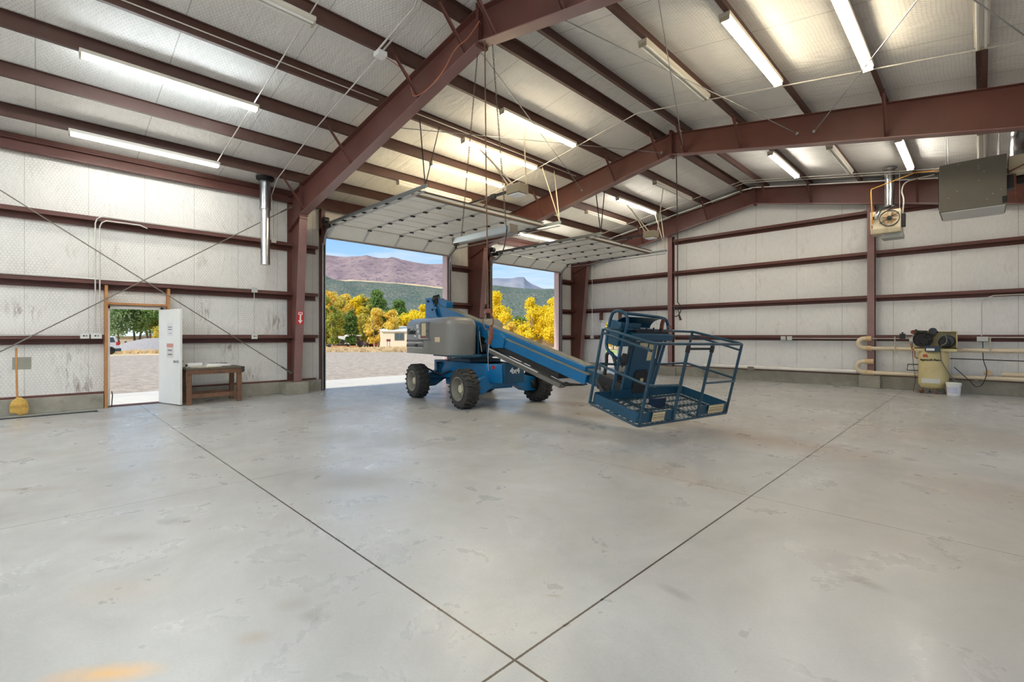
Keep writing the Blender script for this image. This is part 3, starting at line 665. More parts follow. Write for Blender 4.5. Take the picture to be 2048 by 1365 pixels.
pipe('conduit', 'thin conduit attached along the fifth left purlin of the middle bay', 'conduit', [(-8.19, 4.9, rz(-8.25)+.1), (-8.19, 10.8, rz(-8.25)+.1)], .011, conduit_m)
pipe('conduit', 'pale conduit attached along the purlin above the lit lights at the upper left', 'conduit', [(-8.19, -3, rz(-8.25)+.07), (-8.19, 4.6, rz(-8.25)+.07)], .01, conduit_m)
rods = [((-5.5, 4.85, 5.9), (-8.0, 10.85, 5.62), 'thin steel rod from the near frame peak over the nearer raised door'),
        ((-8.3, 4.85, 5.62), (-5.6, 10.85, 6.02), 'thin steel rod crossing under the left roof slope of the middle bay'),
        ((-4.3, 4.85, 6.0), (-2.65, 10.85, 5.6), 'thin steel rod crossing behind the unlit light on the right slope'),
        ((-2.6, 4.85, 5.6), (-5.05, 10.85, 6.02), 'thin steel rod running to the peak of the middle frame'),
        ((-2.35, 10.85, 5.55), (.6, 4.85, 5.25), 'thin pale rod crossing the largest lit light on the right'),
        ((-1.0, 4.85, 5.4), (1.2, 10.85, 5.1), 'dark steel rod crossing the upper right corner of the roof')]
for p, q, lab in rods:
    m = M().tube([p, q], .008, 6)
    for e_ in (p, q):
        m.lathe([(0, -.02), (.03, -.02), (.03, .02), (0, .02)], e_, (0, 1, 0), 8)
    tag(m.build('bracing_rod', galv_dull, smooth=True), lab, 'bracing rod', 'steel bracing rods of the building')
for p, q, lab in (((-12.8, 4.68, .53), (-12.8, -1.4, 4.83), 'diagonal steel rod on the left wall falling toward the foot of the near column'), ((-12.78, 4.66, 4.86), (-12.78, -1.4, .56), 'diagonal steel rod on the left wall rising toward the head of the near column')):
    p, q = V(p), V(q); d = (q-p).normalized()
    m = M().tube([p, q], .011, 6).tube([p+d*.02, p+d*.3], .02, 8).lathe([(0, -.03), (.035, -.03), (.035, .03), (0, .03)], p, (0, 1, 0), 8)
    tag(m.build('bracing_rod', mat('rod_gray', (130, 124, 112), .45, .5), smooth=True), lab, 'bracing rod', 'steel bracing rods of the building')
# wall conduits, left
XC = -12.832
pipe('conduit', 'outer conduit of the tall pair left of the small doorway, bent along the high girt', 'conduit', [(XC, .83, 1.52), (XC, .83, 3.8), (XC, .86, 3.9), (XC, .94, 3.96), (XC, 4.2, 3.96)], .013, conduit_m)
pipe('conduit', 'inner conduit of the tall pair left of the small doorway, with a short bent end', 'conduit', [(XC, .9, 1.52), (XC, .9, 3.74), (XC, .93, 3.83), (XC, 1.0, 3.88), (XC, 1.55, 3.88), (XC-.01, 1.68, 3.83)], .013, conduit_m)
pipe('conduit', 'conduit clipped along the middle girt above the workbench', 'conduit', [(XC, -6, 2.66), (XC, 3.72, 2.66)], .013, conduit_m)
pipe('conduit', 'conduit clipped along the lower girt left of the small doorway', 'conduit', [(XC, -6, 1.51), (XC, .6, 1.51)], .011, conduit_m)
pipe('conduit', 'thin vertical conduit between the two boxes right of the small doorway', 'conduit', [(XC, 3.8, 2.6), (XC, 3.8, 1.56)], .01, conduit_m)
def ebox(x0, x1, y0, y1, z0, z1, lab, plate=None):
    t = thing('electrical_box', lab, 'electrical box', ((x0+x1)/2, (y0+y1)/2, z0))
    M().box(x0, x1, y0, y1, z0, z1).build('case', mat('box_gray', (196, 196, 190), .4, .2), t, bevel=.004)
    if plate == 'x':
        M().box(x1, x1+.006, y0+.006, y1-.006, z0+.008, z1-.008).build('cover_plate', mat('plate_ivory', (214, 212, 204), .4), t)
        M().cyl((x1+.006, (y0+y1)/2-.015, (z0+z1)/2), (x1+.012, (y0+y1)/2-.015, (z0+z1)/2), .016, seg=12).cyl((x1+.006, (y0+y1)/2+.025, (z0+z1)/2), (x1+.012, (y0+y1)/2+.025, (z0+z1)/2), .012, seg=12).build('socket', dark, t)
    return t
ebox(-12.848, -12.8, .6, .74, 1.44, 1.56, 'left-hand grey outlet box at the foot of the conduit pair', 'x')
ebox(-12.848, -12.8, .76, .93, 1.44, 1.56, 'right-hand grey outlet box at the foot of the conduit pair, beside the doorway', 'x')
ebox(-12.848, -12.8, 3.74, 3.87, 2.58, 2.7, 'small cream box on the middle girt left of the near column', None)
ebox(-12.848, -12.8, 3.74, 3.87, 1.42, 1.56, 'grey outlet box on the lower girt above the workbench end', 'x')
ebox(-12.848, -12.8, 4.2, 4.31, 3.88, 4.02, 'small grey box on the high girt behind the flue pipe', None)
ebox(-12.5, -12.46, 4.80, 4.845, 1.42, 1.5, 'tiny white switch on the flank of the near column', None)
# flue on the left wall
t = thing('flue_pipe', 'shiny galvanised flue pipe hanging from the roof beside the near column', 'flue pipe', (-12.5, 3.95, 3.25))
M().lathe([(.095, 3.25), (.11, 3.25), (.11, 3.27), (.105, 3.3), (.105, 4.62)], (-12.5, 3.95, 0), (0,0,1), 24).build('lower_pipe', galv, t, smooth=True)
M().lathe([(.125, 4.6), (.13, 4.64), (.125, 4.68), (.125, 5.36)], (-12.5, 3.95, 0), (0,0,1), 24).build('upper_pipe', galv, t, smooth=True)
M().lathe([(.125, 5.3), (.2, 5.34), (.21, 5.4)], (-12.5, 3.95, 0), (0,0,1), 20).build('roof_collar', dark, t, smooth=True)
# extinguisher arrow sign on the column
t = thing('arrow_sign', 'red sign with a white down arrow on the flange of the near column', 'sign', (-12.47, 4.86, 1.8))
# column inner flange leans: plane through (-12.56, .3) and (-12.17, 4.55)
fx = lambda z: -12.56 + .39*(z-.3)/4.25 + .012
pl = lambda y, z, d: V((fx(z)+d, y, z))
def fl_poly(pts, d0, d1, m):
    n = len(pts); vs = [pl(y, z, d0) for y, z in pts] + [pl(y, z, d1) for y, z in pts]
    return m.add(vs, [tuple(range(n)), tuple(range(2*n-1, n-1, -1))] + [(i, i+n, (i+1) % n+n, (i+1) % n) for i in range(n)])
fl_poly([(4.67, 1.8), (4.84, 1.8), (4.84, 2.13), (4.67, 2.13)], 0, .003, M()).build('sign_plate', redp, t)
fl_poly([(4.735, 1.9), (4.735, 2.04), (4.7, 2.04), (4.7, 2.11), (4.81, 2.11), (4.81, 2.04), (4.775, 2.04), (4.775, 1.9), (4.815, 1.9), (4.755, 1.815), (4.695, 1.9)], .003, .005, M()).build('arrow', white_txt, t)
fl_poly([(4.712, 2.055), (4.798, 2.055), (4.798, 2.095), (4.712, 2.095)], .005, .006, M()).build('print_band', mat('pink_print', (226, 120, 116), .5), t)

# ------------------------------------------------------------------ workbench and what lies on it
t = thing('workbench', 'rough dark wooden workbench with a thick top beside the open white door', 'workbench', (-12.42, 2.78, 0))
x0, x1, y0, y1 = -12.78, -12.08, 2.26, 3.33
M().box(x0, x1+.03, y0-.02, y1+.03, .765, .8).build('tabletop', mat('bench_top', (90, 82, 68), .6, vary=.3, scale=8), t, bevel=.004)
M().box(x1-.03, x1+.015, y0-.01, y1+.02, .66, .764).box(x0, x0+.04, y0, y1, .66, .764).box(x0+.04, x1-.03, y1-.04, y1, .66, .764).build('apron_board', wood, t, bevel=.004)
for xx in (x0+.01, x1-.1):
    for yy in (y0+.0, y1-.1): M().box(xx, xx+.09, yy, yy+.09, 0, .764).build('leg', wood, t, bevel=.006)
for xx in (x1-.07, x0+.03): M().box(xx, xx+.04, y0+.09, y1-.1, .14, .23).build('stretcher', wood, t, bevel=.004)
M().box(x1+.02, x1+.04, y1-.03, y1+.035, .68, .8).build('corner_block', mat('black_corner', (52, 48, 44), .6), t)
t = thing('paper_roll', 'white roll of paper lying on the left of the workbench', 'paper roll', (-12.42, 2.5, .8))
M().lathe([(.02, 0), (.05, 0), (.05, .3), (.02, .3)], (-12.3, 2.3, .852), (-.35, .94, 0), 20).build('sheet_roll', white, t, smooth=True)
M().cyl((-12.298, 2.296, .852), (-12.292, 2.28, .852), .022, seg=14).build('roll_core', black, t)
tag(M().box(-12.6, -12.2, 2.35, 2.95, .8, .806).build('flat_sheet', mat('paper_cream', (206, 198, 176), .7)), 'flat cream sheet of paper on the workbench under the roll', 'paper')
t = thing('printer_tray', 'low white plastic tray with dark slots on the workbench', 'plastic tray', (-12.5, 2.95, .806))
M().prism([(2.68, .807), (3.18, .807), (3.12, .86), (2.72, .87)], 'x', -12.68, -12.4).build('tray_body', white, t, bevel=.005)
m = M()
for k in range(7): m.box(-12.64, -12.44, 2.76+k*.055, 2.79+k*.055, .858, .872)
m.build('slot', dark, t)
# broom, wall patch, floor strip
t = thing('broom', 'straw broom with a wooden handle leaning on the left wall', 'broom', (-12.78, -.27, 0))
M().tube([(-12.74, -.27, .3), (-12.83, -.285, 1.27)], .016, 10).build('handle', broom_h, t, smooth=True)
m = M(); prof = [(.0, .035, .03), (.03, .115, .05), (.1, .125, .05), (.2, .12, .045), (.27, .1, .035), (.31, .06, .028), (.34, .025, .022)]
vs = []; 
for z, hw, ht in prof:
    sk = .03*(z < .05)
    for k in range(16):
        a = 2*math.pi*k/16; vs.append((-12.74+ht*math.sin(a), -.255+hw*math.cos(a)+.01, .012+z+ (sk if math.cos(a) < 0 else 0)))
fs = [(i*16+k, i*16+(k+1) % 16, (i+1)*16+(k+1) % 16, (i+1)*16+k) for i in range(len(prof)-1) for k in range(16)] + [tuple(range(15, -1, -1)), tuple((len(prof)-1)*16+k for k in range(16))]
m.add(vs, fs).build('straw_head', broom_s, t, smooth=True)
m = M()
for zz, r_ in ((.2, .0), (.17, .0)):
    m.tube([(-12.74+.052*math.sin(2*math.pi*k/16), -.245+.127*math.cos(2*math.pi*k/16), zz) for k in range(16)], .003, 5, closed=True)
m.build('stitching', mat('straw_cord', (170, 120, 60), .7), t)
tag(M().box(LX, LX+.012, -.34, -.09, .86, 1.09).build('wall_patch', mat('patch_gray', (150, 148, 134), .6, vary=.1), bevel=.003), 'grey square patch cut into the wall insulation behind the broom', 'wall patch')
tag(M().box(-12.72, -12.46, -6, .84, 0, .012).build('floor_board', mat('floor_board_gray', (140, 140, 130), .7, vary=.1)), 'long flat grey board on the floor at the foot of the left curb', 'board')
tag(M().box(-12.45, -12.415, -6, .84, 0, .02).build('floor_strip', mat('dark_strip', (48, 50, 50), .5)), 'long thin black strip on the floor along the left wall', 'edging strip')
tag(M().tube([(LX+.06, 1.1, .02), (LX+.1, 1.1, .12), (LX+.1, 1.11, .25), (LX+.06, 1.1, .33)], .01, 6).build('door_strap', black, smooth=True), 'short black strap hanging at the foot of the small doorway frame', 'strap')

# ------------------------------------------------------------------ end wall: pvc pipes, compressor, bucket, heaters
t = thing('drain_pipe', 'upper cream plastic pipe with a return bend on the end wall behind the compressor', 'plastic pipe', (-1, 16.95, 1.0))
def bend(cx, cz, r, a0, a1, y, n=8): return [(cx+r*math.cos(math.radians(a0+(a1-a0)*k/n)), y, cz+r*math.sin(math.radians(a0+(a1-a0)*k/n))) for k in range(n+1)]
yp = 16.95
M().tube([(-2.34, yp, 1.14), (1.3, yp, 1.12)], .055, 14).build('straight_run', pvc, t, smooth=True)
M().tube([(-2.3, yp, 1.42)] + bend(-2.42, 1.28, .14, 90, 270, yp) + [(-2.3, yp, 1.14)], .066, 14).build('return_bend', pvc, t, smooth=True)
mat('pvc_tan', (206, 176, 132), .4)
for zz in (1.42, 1.14): M().cyl((-2.38, yp, zz), (-2.25, yp, zz), .074, seg=14).build('coupling', MATS['pvc_tan'], t, smooth=True)
m = M()
for xx in (-1.72, .15): m.beam((xx, yp-.06, 1.48), (xx, yp-.06, 1.02), .03, .012, (0,1,0))
m.build('pipe_strap', mat('strap_gray', (170, 164, 146), .4, .4), t)
t = thing('drain_pipe', 'lower cream plastic pipe with a return bend, resting on the end wall curb', 'plastic pipe', (-3, 16.93, .35))
M().tube([(-7.1, yp, .44), (-2.6, yp, .45)], .055, 14).build('straight_run', mat('pvc_white', (226, 222, 212), .4, vary=.05), t, smooth=True)
M().tube([(-2.3, yp, .76)] + bend(-2.44, .6, .16, 90, 270, yp) + [(-2.3, yp, .44)], .066, 14).build('return_bend', pvc, t, smooth=True)
M().tube([(-2.34, yp-.02, .44), (RWX-.05, yp-.02, .42)], .055, 14).build('right_run', pvc, t, smooth=True)
for zz in (.76, .44): M().cyl((-2.4, yp, zz), (-2.2, yp, zz), .074, seg=14).build('coupling', MATS['pvc_tan'], t, smooth=True)
m = M()
for xx in (-5.5, -.1, 1.2): m.box(xx-.04, xx+.04, yp-.06, 17.08, .34, .42)
m.box(-5.6, -5.4, yp-.065, yp+.06, .35, .47).build('pipe_block', mat('block_gray', (130, 122, 108), .7), t)
tag(M().cyl((.35, 16.98, .54), (.75, 16.98, .54), .055, seg=14).build('pipe_offcut', pvc, smooth=True), 'short cream pipe offcut lying on the lower pipe right of the bucket', 'pipe offcut')
tag(M().lathe([(.05, 0), (.07, 0), (.07, .08), (.05, .08)], (.1, 16.96, .56), (.3, -1, .1), 16).build('pipe_coupling', MATS['pvc_tan'], smooth=True), 'loose tan pipe coupling resting on the lower pipe', 'pipe coupling')
pipe('air_line', 'thin black air line stretched along the end wall right of the compressor', 'hose', [(-.6, 17.03, .9), (.7, 17.03, .88), (1.3, 17.03, .87)], .012, black)
pipe('conduit', 'grey conduit bent down from the end wall girt to the box beside the compressor', 'conduit', [(RWX-.1, 17.04, 2.52), (.22, 17.04, 2.52), (.06, 17.04, 2.46), (0.0, 17.04, 2.34), (0, 17.04, 1.5)], .012, conduit_m)
pipe('conduit', 'thin conduit along the waist-high girt from the first outlet to the compressor', 'conduit', [(-4.3, 17.04, 1.42), (-1.3, 17.04, 1.42)], .012, conduit_m)
pipe('conduit', 'thin conduit along the waist-high girt right of the compressor', 'conduit', [(0.05, 17.04, 1.46), (RWX-.1, 17.04, 1.46)], .012, conduit_m)
pipe('conduit', 'thin white vertical conduit left of the end wall doorway', 'conduit', [(-12.02, 17.03, 4.6), (-12.02, 17.03, 1.5)], .01, white)
ebox(-12.1, -11.95, 17.0, 17.06, 1.38, 1.52, 'white outlet box at the foot of the conduit left of the end wall doorway')
ebox(-4.62, -4.48, 16.99, 17.06, 1.36, 1.49, 'left one of the two small white boxes on the end wall girt')
ebox(-4.44, -4.3, 16.99, 17.06, 1.36, 1.49, 'right one of the two small white boxes on the end wall girt')
ebox(-.09, .12, 16.98, 17.06, 1.36, 1.48, 'grey box where the bent conduit ends beside the compressor')
ebox(-1.42, -1.28, 16.98, 17.06, 1.34, 1.46, 'small grey outlet box left of the compressor motor')
pipe('power_cord', 'black power cord drooping from the grey box to the floor behind the bucket', 'cord', [(.02, 17.0, 1.36), (.03, 16.95, .9), (.09, 16.85, .6), (.02, 16.75, .3), (-.1, 16.7, .22), (-.25, 16.65, .4), (-.5, 16.55, .7)], .009, black)
pipe('power_cord', 'thin grey cord hanging from the small box left of the compressor down to the floor', 'cord', [(-1.35, 16.98, 1.34), (-1.33, 16.88, .8), (-1.28, 16.85, .3), (-1.3, 16.6, .02), (-1.15, 16.4, .012), (-.9, 16.3, .012)], .006, dark)

CX, CY = -.9, 16.52
t = thing('air_compressor', 'tall tan upright air compressor tank with black pump on top', 'air compressor', (CX, CY, 0))
tk = M().lathe([(0, .1), (.14, .11), (.24, .15), (.3, .24), (.305, .3), (.305, 1.0), (.3, 1.06), (.24, 1.14), (.14, 1.18), (0, 1.19)], (CX, CY, 0), (0,0,1), 40).build('tank', tan, t, smooth=True)
for a in (20, 110, 200, 290):
    m = M(); a = math.radians(a); m.beam((CX+.2*math.cos(a), CY+.2*math.sin(a), .2), (CX+.24*math.cos(a), CY+.24*math.sin(a), 0.0), .06, .02)
    m.box(CX+.24*math.cos(a)-.035, CX+.24*math.cos(a)+.035, CY+.24*math.sin(a)-.035, CY+.24*math.sin(a)+.035, 0, .012)
    m.build('foot', rust, t)
M().box(CX-.36, CX+.46, CY-.2, CY+.2, 1.17, 1.19).box(CX-.36, CX+.46, CY-.2, CY-.19, 1.1, 1.19).build('mounting_plate', tan, t)
g_ = M().box(CX-.42, CX+.46, CY+.19, CY+.22, 1.19, 1.62).box(CX+.44, CX+.46, CY-.05, CY+.2, 1.19, 1.62).box(CX-.42, CX+.46, CY-.02, CY+.2, 1.6, 1.62)
g_.build('belt_guard', tan, t, bevel=.008)
M().lathe([(0, 0), (.13, 0), (.16, .03), (.16, .07), (.0, .07)], (CX+.27, CY+.02, 1.36), (0, 1, 0), 28).build('motor_pulley', mat('pulley_gray', (74, 76, 80), .4, .4), t, smooth=True)
M().lathe([(0, 0), (.1, 0), (.12, .03), (.12, .3), (.1, .33), (0, .33)], (CX+.22, CY-.14, 1.33), (0, 1, 0), 24).build('motor', dark, t, smooth=True)
fw_ = M().lathe([(.0, 0), (.05, 0), (.05, .04), (.17, .03), (.19, .0), (.2, .0), (.2, .06), (.0, .06)], (CX-.2, CY-.18, 1.4), (.1, 1, 0), 32)
for k in range(5):
    a = 2*math.pi*k/5; fw_.beam((CX-.2, CY-.185, 1.4), (CX-.2+.18*math.cos(a), CY-.185, 1.4+.18*math.sin(a)), .03, .02)
fw_.build('flywheel', black, t, smooth=True)
p_ = M().lathe([(0, -.17), (.09, -.16), (.11, -.1), (.11, .12), (.08, .14), (0, .15)], (CX-.16, CY-.02, 1.36), (0, 1, 0), 20)
for s_, hh in ((-1, .3), (1, .26)):
    a = math.radians(90-38*s_) if s_ < 0 else math.radians(52)
    ax = V((math.cos(a)*1.0 if s_ > 0 else -math.cos(math.radians(52)), 0, math.sin(a)))
    for k in range(8): p_.lathe([(0, 0), (.075, 0), (.075, .012), (0, .012)], V((CX-.16, CY-.02, 1.36))+ax*(.1+k*.024), ax, 16)
    p_.lathe([(0, 0), (.06, 0), (.06, .06), (0, .06)], V((CX-.16, CY-.02, 1.36))+ax*.3, ax, 12)
p_.build('pump', black, t, smooth=True)
M().lathe([(0, 0), (.075, 0), (.085, .02), (.085, .06), (.07, .08), (0, .08)], (CX-.0, CY-.18, 1.62), (0, 1, .1), 24).build('air_filter', mat('filter_black', (52, 54, 58), .4), t, smooth=True)
M().tube([(CX-.38, CY-.1, 1.6), (CX-.3, CY-.12, 1.63), (CX-.1, CY-.12, 1.62)], .016, 8).build('manifold', dark, t, smooth=True)
M().lathe([(0, 0), (.05, 0), (.055, .05), (0, .06)], (CX-.38, CY-.15, 1.6), (-.3, 1, 0), 16).build('intercooler', rust, t, smooth=True)
M().box(CX-.68, CX-.56, CY-.05, CY+.05, 1.42, 1.56).box(CX-.64, CX-.6, CY-.03, CY+.03, 1.56, 1.6).build('pressure_switch', dark, t, bevel=.008)
M().tube([(CX-.6, CY, 1.46), (CX-.45, CY, 1.46), (CX-.38, CY-.05, 1.5)], .014, 8).build('switch_line', galv_dull, t, smooth=True)
cbx = M().box(CX-.14, CX+.16, CY-.44, CY-.26, 1.1, 1.24).build('control_box', mat('control_blue_black', (36, 52, 70), .35), t, bevel=.006); sub(cbx)
M().box(CX-.11, CX+.05, CY-.444, CY-.44, 1.12, 1.18).build('nameplate', white, cbx)
M().tube(cr([(CX+.18, CY-.22, 1.58), (CX+.26, CY-.26, 1.48), (CX+.26, CY-.27, 1.32), (CX+.14, CY-.28, 1.22), (CX+.16, CY-.31, 1.1), (CX+.17, CY-.325, .9), (CX+.24, CY-.26, .7), (CX+.36, CY-.16, .45), (CX+.5, CY-.12, .25)]), .011, 8).build('drain_hose', mat('hose_gray', (116, 112, 98), .5), t, smooth=True)
M().tube([(CX-.3, CY-.05, .74), (CX-.5, CY-.06, .74), (CX-.52, CY-.06, .58), (CX-.3, CY-.05, .58)], .014, 8).build('pipe_loop', dark, t, smooth=True)
M().tube([(CX-.44, CY-.1, 1.3), (CX-.42, CY-.1, 1.16), (CX-.36, CY-.1, 1.1), (CX-.36, CY-.1, .94), (CX-.3, CY-.05, .9)], .016, 8).build('discharge_pipe', mat('copper_tube', (196, 122, 74), .35, .6), t, smooth=True)
M().cyl((CX-.26, CY-.2, .04), (CX-.18, CY-.14, .06), .03, seg=10).build('drain_valve', rust, t)
# lettering wrapped on the tank, facing the room
def on_tank(body, size, m, ang, z, name, bold=0.0, sq=1.0):
    cu = bpy.data.curves.new(name, 'FONT'); cu.body = body; cu.size = size; cu.extrude = 0.0015; cu.align_x = 'CENTER'; cu.align_y = 'CENTER'; cu.resolution_u = 4; cu.bevel_depth = bold; cu.bevel_resolution = 0
    tt = bpy.data.objects.new('tmp', cu); COL.objects.link(tt); dg = bpy.context.evaluated_depsgraph_get()
    me = bpy.data.meshes.new_from_object(tt.evaluated_get(dg)); bpy.data.objects.remove(tt)
    for v in me.vertices:
        a = ang + v.co.x*sq/.306; r = .312+v.co.z; y_ = v.co.y
        v.co = V((r*math.cos(a), r*math.sin(a), z+y_))
    me.materials.clear(); me.materials.append(m)
    o = bpy.data.objects.new(name, me); COL.objects.link(o); o.parent = t; o.location = (0, 0, 0); return o
TA = math.radians(-92)
on_tank('IR', .1, red_txt, TA-.42, .98, 'lettering', .003, 1.4)
on_tank('Ingersoll-Rand', .075, black_txt, TA-.1, .88, 'lettering', .0022, 1.05)
m = M(); n = 12
vs = [(CX+.307*math.cos(TA-.75+1.3*k/n), CY+.307*math.sin(TA-.75+1.3*k/n), z) for z in (.28, .4) for k in range(n+1)]
m.add(vs, [(k, k+1, k+n+2, k+n+1) for k in range(n)]).build('warning_label', sticker_w, t, smooth=True)
t = thing('bucket', 'white plastic bucket with a printed label standing beside the compressor', 'bucket', (-.5, 16.22, 0))
bx_, by_ = -.5, 16.22
M().lathe([(0, 0), (.12, 0), (.125, .01), (.142, .3), (.15, .3), (.15, .31), (.137, .31), (.118, .02), (0, .02)], (bx_, by_, 0), (0,0,1), 32).build('bucket_body', white, t, smooth=True)
M().lathe([(.144, .26), (.152, .262), (.152, .28), (.144, .282)], (bx_, by_, 0), (0,0,1), 32, caps=False).lathe([(0, .305), (.15, .305), (.152, .32), (.14, .325), (0, .322)], (bx_, by_, 0), (0,0,1), 32).build('lid', white, t, smooth=True)
n = 12; a0 = math.radians(-150)
vs = [(bx_+(.1285+.056*z)*math.cos(a0+1.7*k/n), by_+(.1285+.056*z)*math.sin(a0+1.7*k/n), z) for z in (.06, .22) for k in range(n+1)]
M().add(vs, [(k, k+1, k+n+2, k+n+1) for k in range(n)]).build('bucket_label', mat('bucket_print', (196, 196, 214), .5, vary=.15, scale=25), t, smooth=True)

# small fan heater
hy0, hy1 = 15.6, 16.15; hx0, hx1 = -2.1, -1.47; hz0, hz1 = 4.2, 4.78
t = thing('fan_heater', 'small cream unit heater with a round fan, hung in front of the end wall post', 'unit heater', ((hx0+hx1)/2, 15.9, hz0))
cream = mat('cream_enamel', (218, 206, 176), .4, vary=.05, dirt=(170, 140, 96), dirt_amt=.4, dirt_scale=5)
M().box(hx0, hx1, hy0, hy1, hz0+.1, hz1).prism([(hy0, hz0+.1), (hy0+.05, hz0), (hy1, hz0), (hy1, hz0+.1)], 'x', hx0, hx1).build('cabinet', cream, t, bevel=.012)
fc = V(((hx0+hx1)/2+.09, hy0-.002, (hz0+hz1)/2+.07))
fan = M().lathe([(.195, .02), (.21, 0), (.21, -.03), (.195, -.03)], fc, (0, 1, 0), 36, caps=False).lathe([(0, .012), (.2, .012)], fc, (0, 1, 0), 36)
fan.build('fan_ring', dark, t, smooth=True)
m = M()
for k in range(4):
    a = math.radians(90*k+40); ca, sa = math.cos(a), math.sin(a)
    pts = []
    for r_, w_ in ((.04, .25), (.1, .5), (.17, .55)):
        for s_ in (-1, 1):
            b_ = a+s_*w_; pts.append(fc+V((r_*math.cos(b_), -.035-.015*s_, r_*math.sin(b_))))
    m.add(pts, [(0, 1, 3, 2), (2, 3, 5, 4)])
m.build('fan_blade', mat('blade_bronze', (170, 140, 104), .35, .7), t)
M().lathe([(0, -.09), (.05, -.08), (.055, 0), (0, 0)], fc, (0, 1, 0), 20).tube([fc+V((-.2, -.05, -.12)), fc+V((0, -.06, 0)), fc+V((.2, -.05, .12))], .006, 6).build('fan_motor', dark, t, smooth=True)
M().box(hx0+.2, hx1+.02, hy1-.35, hy1+.1, hz0-.12, hz0).build('louver_hood', mat('heater_gray', (170, 176, 174), .4, .3), t, bevel=.008)
M().lathe([(.09, 0), (.1, 0), (.1, .95), (.11, .95)], ((hx0+hx1)/2+.04, 16.1, hz1+.2), (0,0,1), 20).lathe([(.1, .95), (.16, 1.0)], ((hx0+hx1)/2+.04, 16.1, hz1+.2), (0,0,1), 20).build('flue', galv, t, smooth=True)
M().tube(cr([((hx0+hx1)/2+.04, 16.1, hz1+.22), ((hx0+hx1)/2+.0, 15.9, hz1+.12), (hx0+.22, 15.7, hz1+.06), (hx0+.17, 15.52, hz1-.08), (hx0+.14, 15.5, hz1-.22)]), .05, 12).build('flue_elbow', galv, t, smooth=True)
M().tube([(1.6, 15.72, 5.2), (.4, 15.7, rz(.4)-.04), (-1.2, 15.66, rz(-1.2)-.1), (hx0+.04, 15.48, 5.36), (hx0+.03, 15.48, 5.28), (hx0+.06, 15.53, hz0+.25)], .014, 8).build('gas_line', yellow_pipe, t, smooth=True)
M().tube(cr([(hx1+.02, 15.8, hz1-.1), (hx1+.04, 15.8, hz1+.25), (hx1+.0, 15.85, hz1+.5), (hx1+.1, 16.0, hz1+.75), (hx1+.6, 16.3, rz(-1)-.04)]), .016, 8).build('power_conduit', conduit_m, t, smooth=True)
m = M()
for xx in (hx0+.28, hx1-.05): m.cyl((xx, 15.9, hz1-.01), (xx, 15.9, rz(xx)+.02), .008, seg=6)
m.build('hanger_rod', galv_dull, t)
M().box(hx1, hx1+.08, hy0+.1, hy0+.25, hz0+.12, hz1-.12).build('gas_valve', dark, t, bevel=.01)
M().lathe([(.02, 0), (.04, 0), (.04, .02), (.02, .02)], (hx0+.08, hy0-.05, hz1-.18), (0, 1, 0), 14).build('valve_wheel', dark, t, smooth=True)
M().box(hx0+.03, hx0+.05, hy0-.006, hy0-.001, hz0+.14, hz0+.22).build('red_tag', mat('brick_red', (170, 84, 56), .5), t)

# big grey unit heater
gx0, gx1, gy0, gy1, gz0, gz1 = -.6, .33, 12.6, 13.55, 3.94, 4.87
t = thing('unit_heater', 'big plain grey box-shaped unit heater hung near the right end of the middle frame', 'unit heater', ((gx0+gx1)/2, (gy0+gy1)/2, gz0))
M().box(gx0, gx1, gy0, gy1, gz0, gz1).build('cabinet', mat('heater_case', (112, 108, 98), .45, .1, vary=.05), t, bevel=.008)
M().box(gx0+.03, gx1-.02, gy0+.03, gy1-.02, gz0-.02, gz0).build('bottom_pan', mat('heater_pan', (196, 198, 196), .4, .3), t)
M().box(gx0-.015, gx0-.004, gy0+.05, gy1-.05, gz0+.1, gz1-.1).build('louver_outlet', dark, t)
bp_ = M().box(gx1-.06, gx1+.005, gy0-.004, gy0-.001, gz0+.02, gz0+.15); bp_.build('black_label', black, t)
m = M()
for (a, b_) in ((.6, .85), (.6, .8), (.68, .72), (.6, .55), (.28, .4), (.15, .28), (.8, .24), (.92, .3), (.72, .15), (.3, .95)):
    m.cyl((gx0+a*.93, gy0-.004, gz0+b_*.93), (gx0+a*.93, gy0+.002, gz0+b_*.93), .007, seg=8)
m.build('screw', sticker_w, t)
M().box(gx1+.02, gx1+.3, gy0+.15, gy0+.5, gz0+.6, gz1-.02).build('draft_hood', cream, t, bevel=.01)
M().lathe([(.13, 0), (.13, .2), (.125, .22), (.13, .24), (.13, .5), (.125, .52), (.13, .54), (.13, 1.4)], (gx1+.17, gy0+.4, gz1-.12), (.03, .02, 1), 24).build('flue', galv, t, smooth=True)
m = M().lathe([(0, 0), (.09, 0), (.1, .05), (.1, .2), (0, .22)], (gx1+.05, gy0+.6, gz0+.55), (1, 0, 0), 20)
m.box(gx1, gx1+.12, gy0+.1, gy0+.35, gz0+.3, gz0+.55)
m.build('burner_motor', dark, t, smooth=True)
M().tube([(gx1+.02, gy0+.1, gz0+.6), (gx1+.3, gy0+.05, gz0+.72), (gx1+.5, gy0+.1, gz0+.5), (gx1+.35, gy0+.1, gz0+.2), (gx1+.05, gy0+.1, gz0+.1)], .015, 8).tube([(gx1+.1, gy0+.1, gz0+.55), (gx1+.12, gy0+.1, gz0+.02), (gx1+.3, gy0+.1, gz0-.02), (gx1+.5, gy0+.1, gz0+.1)], .018, 8).build('gas_pipe', rust, t, smooth=True)
M().lathe([(0, 0), (.05, .0), (.05, .06), (0, .06)], (gx1+.35, gy0+.1, gz0-.05), (0,0,1), 14).build('gas_regulator', mat('regulator_green', (120, 130, 100), .4), t, smooth=True)
m = M()
for xx in (gx0+.1, gx1-.1):
    for yy in (gy0+.1, gy1-.1): m.cyl((xx, yy, gz1-.01), (xx, yy, rz(xx)+.02), .005, seg=6)
